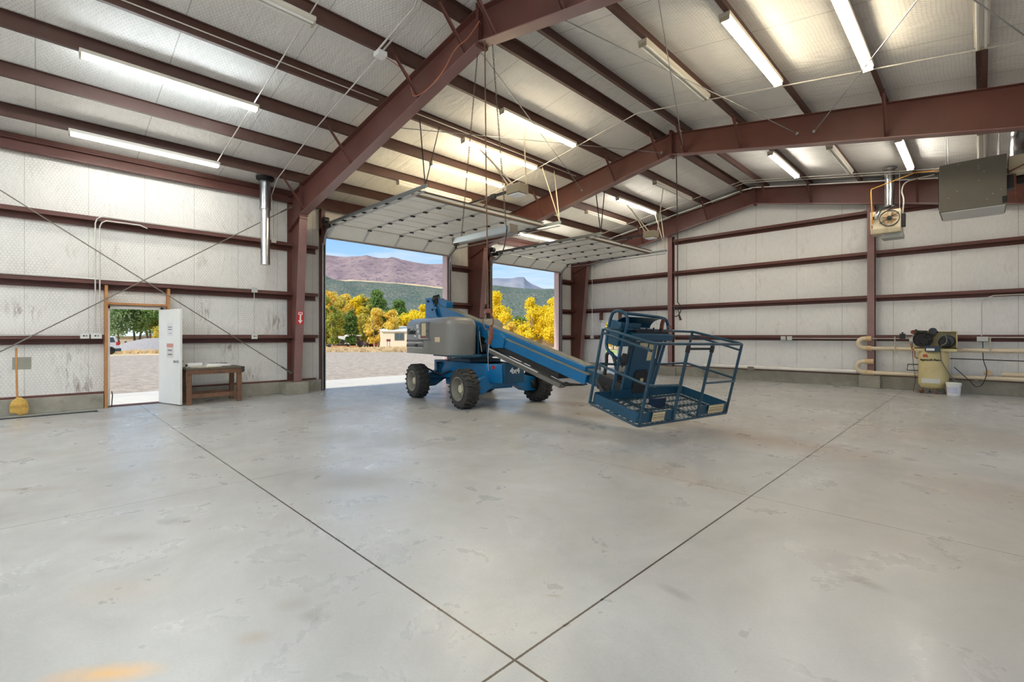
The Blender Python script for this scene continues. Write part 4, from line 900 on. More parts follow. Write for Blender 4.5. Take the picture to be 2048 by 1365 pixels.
m.build('hanger_rod', galv_dull, t)

# ------------------------------------------------------------------ hanging things under the ridge
hz = 3.04; hy_ = 4.8
t = thing('hanging_shop_light', 'grey sheet-metal trough hung on two long chains from the nearest frame peak', 'hanging light', (-5.4, hy_, 2.95))
M().prism([(hy_-.075, 2.99), (hy_-.04, 3.085), (hy_+.04, 3.085), (hy_+.075, 2.99), (hy_+.06, 2.99), (hy_+.03, 3.07), (hy_-.03, 3.07), (hy_-.06, 2.99)], 'x', -6.06, -4.76).build('reflector', mat('trough_gray', (150, 154, 152), .35, .3), t)
M().box(-6.08, -6.06, hy_-.08, hy_+.08, 2.98, 3.095).box(-4.76, -4.74, hy_-.08, hy_+.08, 2.98, 3.095).build('end_cap', mat('trough_cap', (128, 118, 104), .4, .3), t)
for s_ in (-.03, .03): M().cyl((-6.04, hy_+s_, 3.02), (-4.78, hy_+s_, 3.02), .014, seg=10).build('tube', tube_off, t, smooth=True)
M().tube(cr([(-4.82, hy_-.06, 3.08), (-4.8, hy_-.1, 2.9), (-4.86, hy_-.1, 2.72), (-5.0, hy_-.08, 2.62), (-5.12, hy_-.05, 2.66), (-5.2, hy_-.05, 2.75)]), .008, 6).build('cord', dark, t, smooth=True)
def chain(p, q, name, parent, lr=.045):
    p, q = V(p), V(q); L = (q-p).length; d = (q-p).normalized(); n = int(L/(lr*.8)); m = M()
    a = d.cross(V((0, 1, 0))).normalized(); b_ = d.cross(a)
    for i in range(n):
        c_ = p+d*(L*(i+.5)/n); w_ = a if i % 2 else b_
        m.tube([c_+d*(lr*.5*math.cos(t_))+w_*(lr*.24*math.sin(t_)) for t_ in [2*math.pi*k/8 for k in range(8)]], .0045, 4, closed=True)
    return m.build(name, chain_m, parent)
chain((-5.53, hy_, 5.86), (-5.92, hy_, 3.1), 'chain', t); chain((-5.19, hy_, 5.86), (-4.9, hy_, 3.1), 'chain', t)
t = thing('hoist_rope', 'long brown hoist rope with a rusty hook hanging in front of the lift boom', 'hoist rope', (-5.2, 4.76, 1.35))
M().tube([(-5.23, 4.68, 5.95), (-5.22, 4.7, 4), (-5.2, 4.72, 1.86)], .009, 8).build('rope', mat('brown_rope', (112, 80, 58), .7, vary=.3, scale=60), t, smooth=True)
M().tube([(-5.2+.115*math.sin(a), 4.72, 1.72+.13*math.cos(a)) for a in [2*math.pi*k/20 for k in range(20)]], .009, 8, closed=True).build('ring', rust, t, smooth=True)
M().tube([(-5.14, 4.72, 1.66), (-5.12, 4.72, 1.55), (-5.17, 4.72, 1.38)], [.02, .035, .03], 8).box(-5.24, -5.12, 4.7, 4.74, 1.84, 1.9).build('hook_block', rust, t, smooth=True)
M().tube([(-5.17, 4.72, 1.4), (-5.2, 4.72, 1.2), (-5.19, 4.72, .98)], .004, 6).build('hook_wire', galv_dull, t, smooth=True)
t = thing('drop_cord', 'black power cord dropped from the middle frame peak with a looped plug end', 'power cord', (-5.2, 10.98, 1.9))
M().tube([(-5.24, 10.9, 5.95), (-5.23, 10.95, 4), (-5.23, 10.95, 2.3)], .012, 8).build('cord', black, t, smooth=True)
M().tube(cr([(-5.23, 10.95, 2.32), (-5.15, 10.95, 2.2), (-5.17, 10.95, 2.05), (-5.28, 10.95, 1.97), (-5.36, 10.95, 2.08), (-5.3, 10.95, 2.2), (-5.22, 10.95, 2.15), (-5.18, 10.95, 1.98)]), .011, 8).build('cord_loop', black, t, smooth=True)
M().tube([(-5.19, 10.95, 2.0), (-5.15, 10.95, 1.88)], [.022, .03], 10).build('plug', dark, t, smooth=True)
t = thing('orange_cord', 'thin orange cord looped in a long sag under the nearest frame rafter', 'cord', (-6.4, 4.6, 5.6))
pts = cr([(-5.25, 4.6, 6.15), (-5.5, 4.58, 6.0), (-5.7, 4.57, 5.97), (-5.85, 4.56, 5.9), (-6.1, 4.56, 5.72), (-6.5, 4.56, 5.6), (-6.9, 4.57, 5.62), (-7.0, 4.57, 5.75), (-7.0, 4.5, 6.0), (-6.98, 4.2, 6.08), (-6.97, 4.05, 6.1)])
M().tube(pts, .007, 6).build('cord', copper, t, smooth=True)

# ------------------------------------------------------------------ boom lift
MO = V((-8.55, 7.35, 0)); MR = math.radians(-9)
bl = thing('boom_lift', 'blue and grey self-propelled boom lift with four lugged tyres, boom lowered toward the right', 'boom lift', MO, MR, world=False)
WM['boom_lift'] = Matrix.Translation(MO) @ Matrix.Rotation(MR, 4, 'Z')
# chassis
m = M().prism([(-1.25, -.45), (1.15, -.45), (1.5, -.27), (1.5, .27), (1.15, .45), (-1.25, .45)], 'z', .5, .9)
m.prism([(-.95, .9), (.95, .9), (1.1, .9), (1.1, .35), (.7, .3), (-.9, .3), (-.95, .5)], 'y', -.3, .3)
ch = m.build('chassis', blue, bl, bevel=.015)
M().box(1.5, 1.56, -.25, .28, .5, .94).build('front_cover', blue_dk, ch, bevel=.02)
text('4x4', .17, white_txt, frame_mtx((1.563, .02, .76), (0, 1, 0), (0, 0, 1)), ch, 'lettering', .001, .006)
M().box(1.2, 1.206, -.3, -.22, .8, .87).xf(Matrix.Translation((.14, -.12, 0))).build('warning_decal', redp, ch)
M().box(-.45, .45, -.42, .42, .9, .97).cyl((0, 0, .96), (0, 0, 1.04), .38, seg=36).build('turntable_bearing', blue_dk, ch)
for sx, lab in ((1.1, 'front'), (-1.1, 'rear')):
    poly = [(-.86, .26), (-.86, .56), (-.4, .66), (.4, .66), (.86, .56), (.86, .26), (.55, .27), (.3, .42), (-.3, .42), (-.55, .27)]
    m = M().prism(poly, 'x', sx-.13, sx+.13)
    if sx < 0: m.beam((sx-.2, -.8, .42), (sx-.2, .8, .42), .05, .05).cyl((sx+.18, -.75, .5), (sx+.18, -.1, .5), .04)
    m.build('axle', blue if sx > 0 else blue_dk, bl, bevel=.012)
M().tube([(-1.1, -.82, .62), (-1.0, -.75, .7), (-.9, -.6, .6), (-.75, -.5, .55), (-.5, -.5, .62), (-.35, -.46, .66)], .022, 8).tube(cr([(-1.12, -.78, .6), (-1.05, -.68, .66), (-.95, -.55, .56)]), .014, 8).build('axle_hose', black, bl, smooth=True)
M().beam((-.95, -.42, .55), (-.85, -.48, .85), .05, .08).beam((-1.05, -.42, .55), (-1.0, -.48, .85), .05, .08).build('steering_bracket', blue_dk, bl)
def wheel(s_, t_):
    sg = -1 if t_ < 0 else 1
    c_ = V((s_, t_, .41)); ax = V((0, sg, 0))
    tm = M().lathe([(.24, -.15), (.33, -.155), (.37, -.14), (.383, -.1), (.387, 0), (.383, .1), (.37, .14), (.33, .155), (.24, .15), (.225, .13), (.225, -.13), (.24, -.15)], c_, ax, 48, caps=False)
    nl = 20
    for k in range(nl):
        for side in (-1, 1):
            a0 = 2*math.pi*(k+(.5 if side > 0 else 0))/nl
            prev = None
            for (h, da) in ((-.015, 0.0), (.07, .1), (.13, .11), (.162, .10)):
                a = a0 + da; r1 = .412 if h < .14 else .385; r0 = r1-.035
                wv = .05
                ring = []
                for (rr, aa) in ((r0, a-wv), (r1, a-wv*.75), (r1, a+wv*.75), (r0, a+wv)):
                    ring.append(c_ + V((rr*math.cos(aa), 0, rr*math.sin(aa))) + ax*(h*side))
                if prev is not None:
                    tm.add(prev+ring, [(0, 1, 5, 4), (1, 2, 6, 5), (2, 3, 7, 6), (3, 0, 4, 7), (0, 3, 2, 1), (4, 5, 6, 7)])
                prev = ring
    ty = tm.build('wheel', tyre_m, bl, smooth=False)
    M().lathe([(.245, .15), (.25, .165), (.235, .165), (.225, .13), (.205, .06), (.2, .0), (.13, -.02), (0, -.02)], c_, ax, 40, caps=False).build('rim', rim_m, ty, smooth=True)
    h_ = M().lathe([(.13, -.02), (.12, .02), (.085, .03), (.08, .1), (.05, .115), (0, .115)], c_, ax, 24, caps=False)
    for k in range(8):
        a = 2*math.pi*k/8; p = c_+V((.1*math.cos(a), 0, .1*math.sin(a))); h_.cyl(p+ax*.0, p+ax*.045, .012, seg=6)
    h_.build('hub', hub_m, ty, smooth=True)
    M().lathe([(.23, -.14), (.18, -.12), (.17, -.02), (.12, -.25), (0, -.25)], c_, ax, 24, caps=False).build('brake_drum', dark, ty, smooth=True)
for s_, t_ in ((-1.06, -.99), (1.14, -.97), (1.14, .97), (-1.06, .97)): wheel(s_, t_)
# turntable frame
m = M().box(-1.7, .95, -.42, .42, 1.04, 1.09).box(-.3, .95, -.95, -.25, 1.04, 1.075)
for t_ in (-.24, .24):
    m.box(.5, .54, t_-.02, t_+.02, 1.09, 1.72).box(.9, .95, t_-.03, t_+.03, 1.09, 1.58)
m.box(.5, .94, .2, .24, 1.09, 1.6)
tt = m.build('turntable', blue_dk, bl, bevel=.006)
M().box(-.2, .45, -.2, .2, 1.1, 1.5).cyl((.5, -.1, 1.2), (.85, -.1, 1.3), .09).cyl((.55, .08, 1.14), (.55, .08, 1.5), .07).build('drive_unit', black, tt)
M().tube([(.98, -.27, 1.62), (1.0, -.27, 1.4), (.97, -.26, 1.25), (.98, -.28, 1.1)], .004, 6).tube([(.6, -.26, 1.6), (.66, -.28, 1.4), (.7, -.26, 1.15)], .005, 6).build('loose_cable', MATS['pale_decal'], tt, smooth=True)
ris = [(-2.27, 2.54), (-1.96, 2.53), (-1.78, 2.3), (-1.6, 2.02), (-.6, 1.5), (-.6, 1.09), (-1.9, 1.09), (-2.1, 1.5), (-2.27, 2.0)]
rs = M().prism(ris, 'y', -.2, -.165).prism(ris, 'y', .165, .2).box(-2.2, -1.9, -.17, .17, 1.15, 1.9).build('riser', blue, bl, bevel=.006); 
M().cyl((-2.1, -.23, 2.44), (-2.1, .23, 2.44), .035, seg=16).cyl((-1.85, -.22, 2.2), (-1.85, .22, 2.2), .03).build('pivot_pin', dark, rs)
m = M()
for k in range(4):
    o_ = -.09+.04*k
    m.tube(cr([(-2.06, o_, 2.3), (-2.04+.01*k, o_, 2.5), (-1.98+.015*k, o_, 2.58+.012*k), (-1.9+.015*k, o_-.01, 2.5), (-1.8, o_-.02, 2.3), (-1.68, o_-.02, 2.12), (-1.5, o_, 2.02)]), .017, 8)

m.build('hydraulic_hose', black, rs, smooth=True)
# side covers, lofted from a rounded plan
def plan(s0, s1, t0, t1, rr, ins, n=7):
    out = []
    for (cx, cy, a0, r) in ((s1, t1, 0, rr[0]), (s0, t1, 90, rr[1]), (s0, t0, 180, rr[2]), (s1, t0, 270, rr[3])):
        r = max(r, ins+.004)
        sx = 1 if cx == s1 else -1; sy = 1 if cy == t1 else -1
        c0 = (cx - sx*r, cy - sy*r)
        for k in range(n+1):
            a = math.radians(a0+90*k/n); q = r-ins
            out.append((c0[0]+q*math.cos(a), c0[1]+q*math.sin(a)))
    return out
def cowl(s0, s1, t0, t1, z0, zf, rr, rt, name, slope=0.0):
    m = M(); layers = [(z0, .0)] + [(zf-rt+rt*math.sin(math.radians(a)), rt*(1-math.cos(math.radians(a)))) for a in range(0, 91, 15)]
    pts = []; n = None
    for z, ins in layers:
        p = plan(s0, s1, t0, t1, rr, ins); n = len(p)
        pts += [(x_, y_, z+slope*(x_-s0)*(z > z0+.01)) for x_, y_ in p]
    fs = [(i*n+k, i*n+(k+1) % n, (i+1)*n+(k+1) % n, (i+1)*n+k) for i in range(len(layers)-1) for k in range(n)] + [tuple(reversed(range(n))), tuple((len(layers)-1)*n+k for k in range(n))]
    return m.add(pts, fs).build(name, gray_cowl, bl, smooth=True)
cw = cowl(-1.72, .58, -1.0, -.27, 1.07, 1.93, (.16, .05, .05, .3), .2, 'engine_cover')
m = M().box(-1.68, -.75, -1.004, -.99, 1.2, 1.225).box(-1.68, -.75, -1.004, -.99, 1.33, 1.355)
m.build('cover_rib', mat('rib_light', (176, 176, 172), .3), cw)
M().box(-1.69, -.72, -1.003, -.99, 1.225, 1.29).box(-1.69, -.72, -1.003, -.99, 1.355, 1.4).build('vent_slot', mat('slot_gray', (86, 86, 84), .5), cw)
M().box(-1.66, -1.6, -1.006, -.99, 1.225, 1.28).box(-1.66, -1.6, -1.006, -.99, 1.36, 1.4).box(-1.18, -1.04, -1.02, -.99, 1.24, 1.3).build('latch', black, cw, bevel=.004)
M().box(-.88, -.4, -1.006, -.99, 1.44, 1.83).build('control_recess', mat('recess_gray', (92, 92, 90), .4), cw, bevel=.01)
M().box(-.8, -.58, -1.009, -1.0, 1.5, 1.8).build('instruction_decal', sticker, cw)
M().box(-.82, -.66, -1.009, -1.0, 1.44, 1.49).build('red_decal', mat('brick_decal', (168, 60, 50), .5), cw)
M().box(-.86, -.36, -1.04, -1.0, 1.42, 1.44).build('recess_lip', MATS['rib_light'], cw)
M().box(-.52, -.49, -1.014, -1.0, 1.6, 1.63).build('key_switch', black, cw)
text('Genie', .2, black_txt, frame_mtx((-1.38, -1.012, 1.6), (1, 0, 0), (.0, 0, 1)), cw, 'lettering', .001, .004, .95)
text('-45', .13, white_txt, frame_mtx((-1.0, -1.012, 1.6), (1, 0, 0), (0, 0, 1)), cw, 'model_number', .002, .002)
M().box(-1.12, -.98, -1.003, -1.0, 1.68, 1.78).box(-1.24, -1.14, -1.003, -1.0, 1.47, 1.52).box(-.99, -.9, -1.003, -1.0, 1.44, 1.53).build('small_decal', sticker_w, cw)
M().box(-.12, .12, -1.004, -1.0, 1.36, 1.47).build('tan_decal', sticker, cw)
M().beam((-1.5, -.86, 1.89), (-1.3, -.5, 1.95), .07, .03).build('hinge_strap', black, cw)
cf = cowl(-1.72, -.05, .27, .98, 1.07, 1.93, (.3, .05, .05, .16), .2, 'battery_cover')
M().beam((-1.2, .4, 1.95), (-.4, .5, 1.95), .06, .02).build('cover_seam', black, cf)
M().box(-.3, .02, .5, .97, 1.0, 1.05).build('cover_lip', dark, cf)
# boom
PHI = math.atan(.2455); D_ = V((math.cos(PHI), 0, -math.sin(PHI))); U_ = V((math.sin(PHI), 0, math.cos(PHI)))
B_0 = V((-1.75, 0, 2.335))
def bbox(m, u0, u1, n0, n1, t0, t1):
    P = lambda u, n, t: B_0 + D_*u + U_*n + V((0, t, 0))
    return m.add([P(u0,n0,t0),P(u1,n0,t0),P(u1,n0,t1),P(u0,n0,t1),P(u0,n1,t0),P(u1,n1,t0),P(u1,n1,t1),P(u0,n1,t1)], [(0,3,2,1),(4,5,6,7),(0,1,5,4),(1,2,6,5),(2,3,7,6),(3,0,4,7)])
bo = bbox(M(), .0, 5.72, -.3, 0, -.125, .125).build('boom', blue, bl, bevel=.012)
bbox(bbox(M(), .0, 5.7, 0, .012, -.1, .1), 3.1, 5.85, -.115, -.09, -.175, .175).build('wear_strip', boom_gray, bo)
bbox(bbox(M(), 3.1, 5.8, -.3, -.1, -.165, -.12), 3.1, 5.8, -.3, -.1, .12, .165).build('outer_sleeve', blue, bo, bevel=.008)
bbox(M(), .02, .5, 0.0, .16, -.1, .1).build('boom_heel', blue, bo, bevel=.02)
m = M(); P = lambda u, n, t: B_0 + D_*u + U_*n + V((0, t, 0))
m.add([P(2.6, -.36, -.2), P(3.0, -.4, -.2), P(3.35, -.3, -.2), P(3.35, -.08, -.2), P(3.15, -.02, -.2), P(2.75, -.12, -.2)] + [P(2.6, -.36, .2), P(3.0, -.4, .2), P(3.35, -.3, .2), P(3.35, -.08, .2), P(3.15, -.02, .2), P(2.75, -.12, .2)],
      [(0,1,2,3,4,5), (11,10,9,8,7,6), (0,6,7,1), (1,7,8,2), (2,8,9,3), (3,9,10,4), (4,10,11,5), (5,11,6,0)])
m.build('boom_yoke', blue, bo, bevel=.01)
bbox(M(), 2.95, 5.1, -.42, -.31, -.14, .14).build('gap_bar', black, bo)  # black bar filling the gap between boom and cable tray
m = bbox(M(), 2.85, 5.28, -.53, -.45, -.24, -.1); ct = m.build('cable_tray', mat('tray_gray', (122, 120, 112), .4, .4, vary=.15, scale=6), bo)
bbox(M(), 2.85, 4.6, -.45, -.435, -.24, -.2).build('tray_edge', MATS['pale_decal'], bo)
m = M()
for k in range(6):
    m.tube([P(5.2, -.46, -.2+.04*k), P(5.35, -.44-.03*(k % 2), -.2+.04*k), P(5.5+.02*k, -.38, -.18+.04*k), P(5.7, -.33, -.1+.02*k)], .012, 6)
m.build('cable_bundle', black, bo, smooth=True)
bbox(M(), 5.72, 6.12, -.27, -.03, -.1, .1).build('inner_boom', blue_dk, bo, bevel=.008)
M().tube([P(2.2, -.33, .0), P(.9, -.62, 0)], .05, 14).tube([P(.9, -.62, 0), P(.2, -.8, 0)], .08, 16).build('lift_cylinder', dark, bo, smooth=True)
# jib head between boom and platform
m = bbox(M(), 6.05, 6.5, -.28, -.02, -.13, .13).cyl(P(6.5, -.15, -.16), P(6.5, -.15, .16), .13, seg=20)
m.box(4.25, 4.7, -.12, .12, .52, .8).cyl((4.55, -.0, .46), (4.55, 0, .92), .1, seg=18).cyl((4.3, -.15, .62), (4.3, .15, .62), .07, seg=16)
m.build('jib_head', black, bl, bevel=.01)
m = M().tube(cr([P(6.1, -.05, -.06), (4.25, -.1, 1.05), (4.3, -.14, 1.2), (4.42, -.16, 1.22), (4.5, -.16, 1.05), (4.52, -.14, .8)]), .028, 10)
m.tube([P(6.15, -.2, -.16), (4.25, -.24, .62), (4.4, -.26, .4), (4.55, -.2, .32), (4.68, -.1, .5)], .02, 8).tube(cr([P(6.0, -.1, -.17), (4.2, -.26, .75), (4.38, -.24, .55), (4.6, -.16, .42)]), .016, 8)
m.build('jib_hose', mat('hose_dark', (58, 54, 52), .5), bl, smooth=True)
# platform (slightly out of level), built in its own tilted frame
ex = V((.157, .988, -.015)).normalized(); ey = V((-.958, .162, .2245)); ey = (ey-ex*ey.dot(ex)).normalized(); ez = ex.cross(ey)
if ez.z < 0: ez = -ez
BM = Matrix((ex, ey, ez)).transposed().to_4x4(); BM.translation = V((-3.145, 5.457, .332))
TB = WM['boom_lift'].inverted() @ BM
L_, W_, H_ = 2.138, .882, 1.10
def rnd(z, x0=0., x1=L_, y0=0., y1=W_, r=.1, n=5):
    out = []
    for cx, cy, a0 in ((x1-r, y0+r, -90), (x1-r, y1-r, 0), (x0+r, y1-r, 90), (x0+r, y0+r, 180)):
        out += [(cx+r*math.cos(math.radians(a0+90*k/n)), cy+r*math.sin(math.radians(a0+90*k/n)), z) for k in range(n+1)]
    return out
rail_m = mat('rail_blue', (20, 60, 78), .35, vary=.2, scale=9, dirt=(70, 74, 76), dirt_amt=.6, dirt_scale=7)
pf = M().tube(rnd(0, r=.05), .019, 8, closed=True).beam((0, W_*.5, 0), (L_, W_*.5, 0), .035, .03).beam((.72, 0, 0), (.72, W_, 0), .05, .03).beam((1.32, 0, 0), (1.32, W_, 0), .05, .03).beam((.0, W_*.25, 0), (L_, W_*.25, 0), .02, .02).beam((0, W_*.75, 0), (L_, W_*.75, 0), .02, .02).xf(TB).build('platform', rail_m, bl, smooth=True)
gm = M(); step = .1
k = -W_
while k < L_:
    for s_ in (1, -1):
        a = max(0, k); b_ = min(L_, k+W_*1.0)
        if b_ > a:
            ya, yb = (a-k), (b_-k)
            if s_ < 0: ya, yb = W_-ya, W_-yb
            gm.beam((a, ya, .022), (b_, yb, .022), .011, .006)
    k += step
gm.xf(TB).build('floor_mesh', mat('mesh_blue_dark', (52, 78, 88), .5, .3), pf)
# toe boards: sheet all round except the gate
tb = M()
def sheet(pts, z0, z1, th=.004):
    for (a, b_) in zip(pts[:-1], pts[1:]):
        tb.beam((a[0], a[1], (z0+z1)/2), (b_[0], b_[1], (z0+z1)/2), th, z1-z0)
rp_ = rnd(0, .01, L_-.01, .01, W_-.01, .07)
i0 = 0
front_left = [(.74, .02, 0), (.12, .02, 0)]
lf = [p for p in rp_]
# order: right-front corner, right-back, left-back, left-front
seq = [(1.32, .01, 0)] + rp_ + [(.74, .01, 0)]
sheet(seq, .03, .17)
tb.xf(TB).build('toe_board', blue_dk, pf)
# uprights, rails, gate
gr = M().tube(rnd(H_, r=.06), .02, 8, closed=True).tube(rnd(H_-.09, x0=0, x1=.3, r=.0001, n=1)[:1] + [(0, 0, H_-.1), (0, W_, H_-.1)], .016, 8)
gr = M().tube(rnd(H_, r=.07), .021, 8, closed=True)
gr.tube([(0, .02, H_-.1), (0, W_-.02, H_-.06)], .018, 8).tube([(L_, .02, H_-.1), (L_, W_-.02, H_-.06)], .016, 8)
for (x_, y_) in ((.03, 0), (0, W_), (L_, .02), (L_-.0, W_), (.74, 0), (1.32, 0)):
    gr.tube([(x_, y_, 0), (x_, y_, H_)], .021, 8)
hm = .56
gr.tube([(.74, 0, hm-.04), (.14, 0, hm-.02), (.05, .02, hm-.01), (.01, .1, hm), (0, W_-.05, hm+.03), (.06, W_, hm+.03), (.6, W_, hm)], .018, 8)
gr.tube([(1.32, 0, hm-.04), (L_, 0, hm-.04)], .016, 8).tube([(L_, 0, hm), (L_, W_-.05, hm), (L_-.06, W_, hm), (1.35, W_, hm)], .018, 8)
gr.xf(TB).build('guardrail', rail_m, pf, smooth=True)
M().tube([(.76, 0, H_-.07), (1.3, 0, H_-.07)], .017, 8).cyl((.74, 0, H_-.12), (.74, 0, H_-.03), .03, seg=8).cyl((1.32, 0, H_-.12), (1.32, 0, H_-.03), .03, seg=8).xf(TB).build('gate_bar', black, pf, smooth=True)
M().box(.24, .5, -.022, -.018, .05, .17).box(1.55, 1.95, -.022, -.018, .05, .17).xf(TB).build('warning_label', sticker, pf)
M().box(.25, .49, -.024, -.022, .1, .108).box(.25, .49, -.024, -.022, .08, .086).box(.25, .49, -.024, -.022, .13, .136).box(1.57, 1.93, -.024, -.022, .13, .136).box(1.57, 1.93, -.024, -.022, .1, .106).box(1.57, 1.93, -.024, -.022, .08, .086).xf(TB).build('label_print', mat('label_print', (120, 96, 66), .6), pf)
m = M().add([(.9, .42, .03), (1.12, .42, .03), (1.12, .56, .03), (.9, .56, .03), (.9, .42, .17), (1.12, .42, .17), (1.12, .56, .13), (.9, .56, .13)], [(0,3,2,1),(4,5,6,7),(0,1,5,4),(1,2,6,5),(2,3,7,6),(3,0,4,7)])
m.xf(TB).build('foot_switch', mat('foot_navy', (22, 44, 70), .35), pf, bevel=.006)
# control post and console on the machine side of the platform
cp = M().prism([(.72, .0), (1.3, .0), (1.42, .95), (1.36, 1.0), (.7, 1.0), (.66, .95)], 'y', W_+.0, W_+.06).beam((.68, W_+.02, 0), (.72, W_+.02, 1.0), .04, .08).beam((1.22, W_+.02, 0), (1.36, W_+.02, 1.0), .04, .08)
cpo = cp.xf(TB).build('mast_panel', blue_dk, pf, bevel=.008)
M().prism([(.88, .1), (1.14, .1), (1.16, .14), (1.16, .42), (1.12, .47), (.9, .47), (.86, .42), (.86, .14)], 'y', W_-.02, W_-.0).build('rotator_opening', black, pf).data.transform(TB)
M().box(1.0, 1.07, W_-.026, W_-.02, .26, .34).xf(TB).build('plate_decal', sticker, pf)
M().box(1.08, 1.22, W_-.006, W_, .62, .92).box(.86, 1.04, W_-.006, W_, .82, .9).box(.76, .86, W_-.006, W_, .92, .95).box(1.24, 1.3, W_-.006, W_, .65, .9).xf(TB).build('instruction_label', sticker, pf)
m = M().box(.52, 1.42, W_-.16, W_+.16, .97, 1.07).box(.35, .8, W_-.0, W_+.2, .84, 1.2)
m.xf(TB).build('control_console', blue_dk, pf, bevel=.012)
m = M(); n = 8
arc = [(W_+.16-.3*(1-math.cos(math.radians(a))), 1.1+.2*math.sin(math.radians(a))) for a in range(0, 91, 12)]
for (y_a, z_a), (y_b, z_b) in zip(arc[:-1], arc[1:]):
    m.add([(.4, y_a, z_a), (1.22, y_a, z_a), (1.22, y_b, z_b), (.4, y_b, z_b), (.4, y_a+.006, z_a+.006), (1.22, y_a+.006, z_a+.006), (1.22, y_b+.006, z_b+.006), (.4, y_b+.006, z_b+.006)], [(0,1,2,3),(7,6,5,4),(0,4,5,1),(1,5,6,2),(2,6,7,3),(3,7,4,0)])
m.xf(TB).build('console_hood', blue_dk, pf)
def loop(x0, x1):
    p = []
    return p
m = M()
m.tube([(.42, W_-.02, .1), (.42, W_-.02, .9)] + cr([(.42, W_-.03, 1.0), (.42, W_-.05, 1.2), (.42, W_-.01, 1.3), (.42, W_+.08, 1.34), (.42, W_+.2, 1.33), (.42, W_+.27, 1.24), (.42, W_+.28, .92), (.42, W_+.24, .76), (.42, W_+.1, .68), (.55, W_+.05, .62), (.7, W_+.03, .6)]), .024, 10)
m.tube([(.42, W_+.07, 1.33), (1.0, W_+.05, 1.31)] + cr([(1.25, W_+.05, 1.3), (1.4, W_+.03, 1.27), (1.48, W_+.02, 1.16), (1.47, W_, .98)]) + [(1.34, W_, .02)], .024, 10)
m.xf(TB).build('console_hoop', blue_dk, pf, smooth=True)
m = M().box(.6, 1.36, W_-.1, W_+.12, 1.07, 1.1)
for k in range(4): m.cyl((.7+.17*k, W_-.05, 1.1), (.7+.17*k, W_-.05, 1.15), .012, seg=8)
m.xf(TB).build('control_deck', dark, pf)
m = M().tube([(1.28, W_-.02, 1.1), (1.26, W_-.02, 1.2), (1.28, W_-.02, 1.28)], .03, 8)
m.tube([(1.3, W_-.1, 1.1), (1.3, W_-.1, 1.18), (1.36, W_-.1, 1.2), (1.42, W_-.1, 1.17), (1.41, W_-.1, 1.1)], .008, 6)
m.xf(TB).build('joystick', rust, pf, smooth=True)
M().tube([(.5, W_-.04, .54), (.56, W_, .6), (.66, W_+.01, .72), (.68, W_, .9)], .01, 6).lathe([(0, 0), (.05, .02), (.06, .1), (.03, .18)], (.58, W_+.02, .55), (0,0,1), 12).xf(TB).build('wire_loop', dark, pf, smooth=True)

# ------------------------------------------------------------------ outside
def gz(d): return -.06 - .6*min(1, max(0, (d-45)/45)) if d < 90 else -.66 - .02*(d-90)*0
grav = bpy.data.materials.new('yard_ground'); grav.use_nodes = True; nt = grav.node_tree; b = nt.nodes['Principled BSDF']; b.inputs['Roughness'].default_value = .95; b.inputs['Specular IOR Level'].default_value = .1
g = N(nt, 'ShaderNodeNewGeometry'); P_ = g.outputs['Position']
def nz(s, d=4, r=.6):
    n = N(nt, 'ShaderNodeTexNoise', i_Scale=s, i_Detail=float(d), i_Roughness=r); nt.links.new(P_, n.inputs['Vector']); return n.outputs['Fac']
def ramp(v, a, c, ca, cb):
    r = N(nt, 'ShaderNodeValToRGB'); nt.links.new(v, r.inputs[0]); r.color_ramp.elements[0].position = a; r.color_ramp.elements[1].position = c; r.color_ramp.elements[0].color = ca; r.color_ramp.elements[1].color = cb; return r.outputs[0]
gr1 = ramp(nz(3.2, 12, .88), .35, .65, S((122, 112, 101)), S((208, 194, 178)))
gs1 = ramp(nz(1.2, 8, .7), .35, .65, S((206, 178, 130)), S((228, 208, 168)))
dist = vmath(nt, 'DISTANCE', P_, (0, 0, 0)).outputs['Value']
edge = math_n(nt, 'ADD', dist, math_n(nt, 'MULTIPLY', nz(.25, 5), 10.0))
mr = N(nt, 'ShaderNodeMapRange', i_From_Min=55.0, i_From_Max=58.0); nt.links.new(edge, mr.inputs['Value'])
mxn = N(nt, 'ShaderNodeMixRGB'); nt.links.new(mr.outputs[0], mxn.inputs[0]); nt.links.new(gr1, mxn.inputs[1]); nt.links.new(gs1, mxn.inputs[2]); nt.links.new(mxn.outputs[0], b.inputs['Base Color'])
bp = N(nt, 'ShaderNodeBump', i_Strength=.5, i_Distance=.03); nt.links.new(nz(20, 4, .8), bp.inputs['Height']); nt.links.new(bp.outputs[0], b.inputs['Normal'])
m = M(); RAD = [18, 30, 45, 60, 75, 90, 140, 300, 900, 2500]; n = 72
vs = [(0, 0, -.06)] + [(r*math.cos(2*math.pi*k/n), r*math.sin(2*math.pi*k/n), gz(r)) for r in RAD for k in range(n)]
fs = [(0, 1+k, 1+(k+1) % n) for k in range(n)] + [(1+i*n+k, 1+i*n+(k+1) % n, 1+(i+1)*n+(k+1) % n, 1+(i+1)*n+k) for i in range(len(RAD)-1) for k in range(n)]
m.add(vs, fs); gd = m.build('ground', grav, origin=(0, 0, -.06)); struct(gd)
m = M().box(-16.0, LX-.25, .4, 3.4, -.08, -.01).box(-15.8, LX-.25, 3.5, 17.0, -.08, -.01)
for yy in (1.7, 7.6, 12.5): pass
o = m.build('apron', apron_m); tag(o, 'pale concrete apron outside the doors', 'pavement', kind='structure')
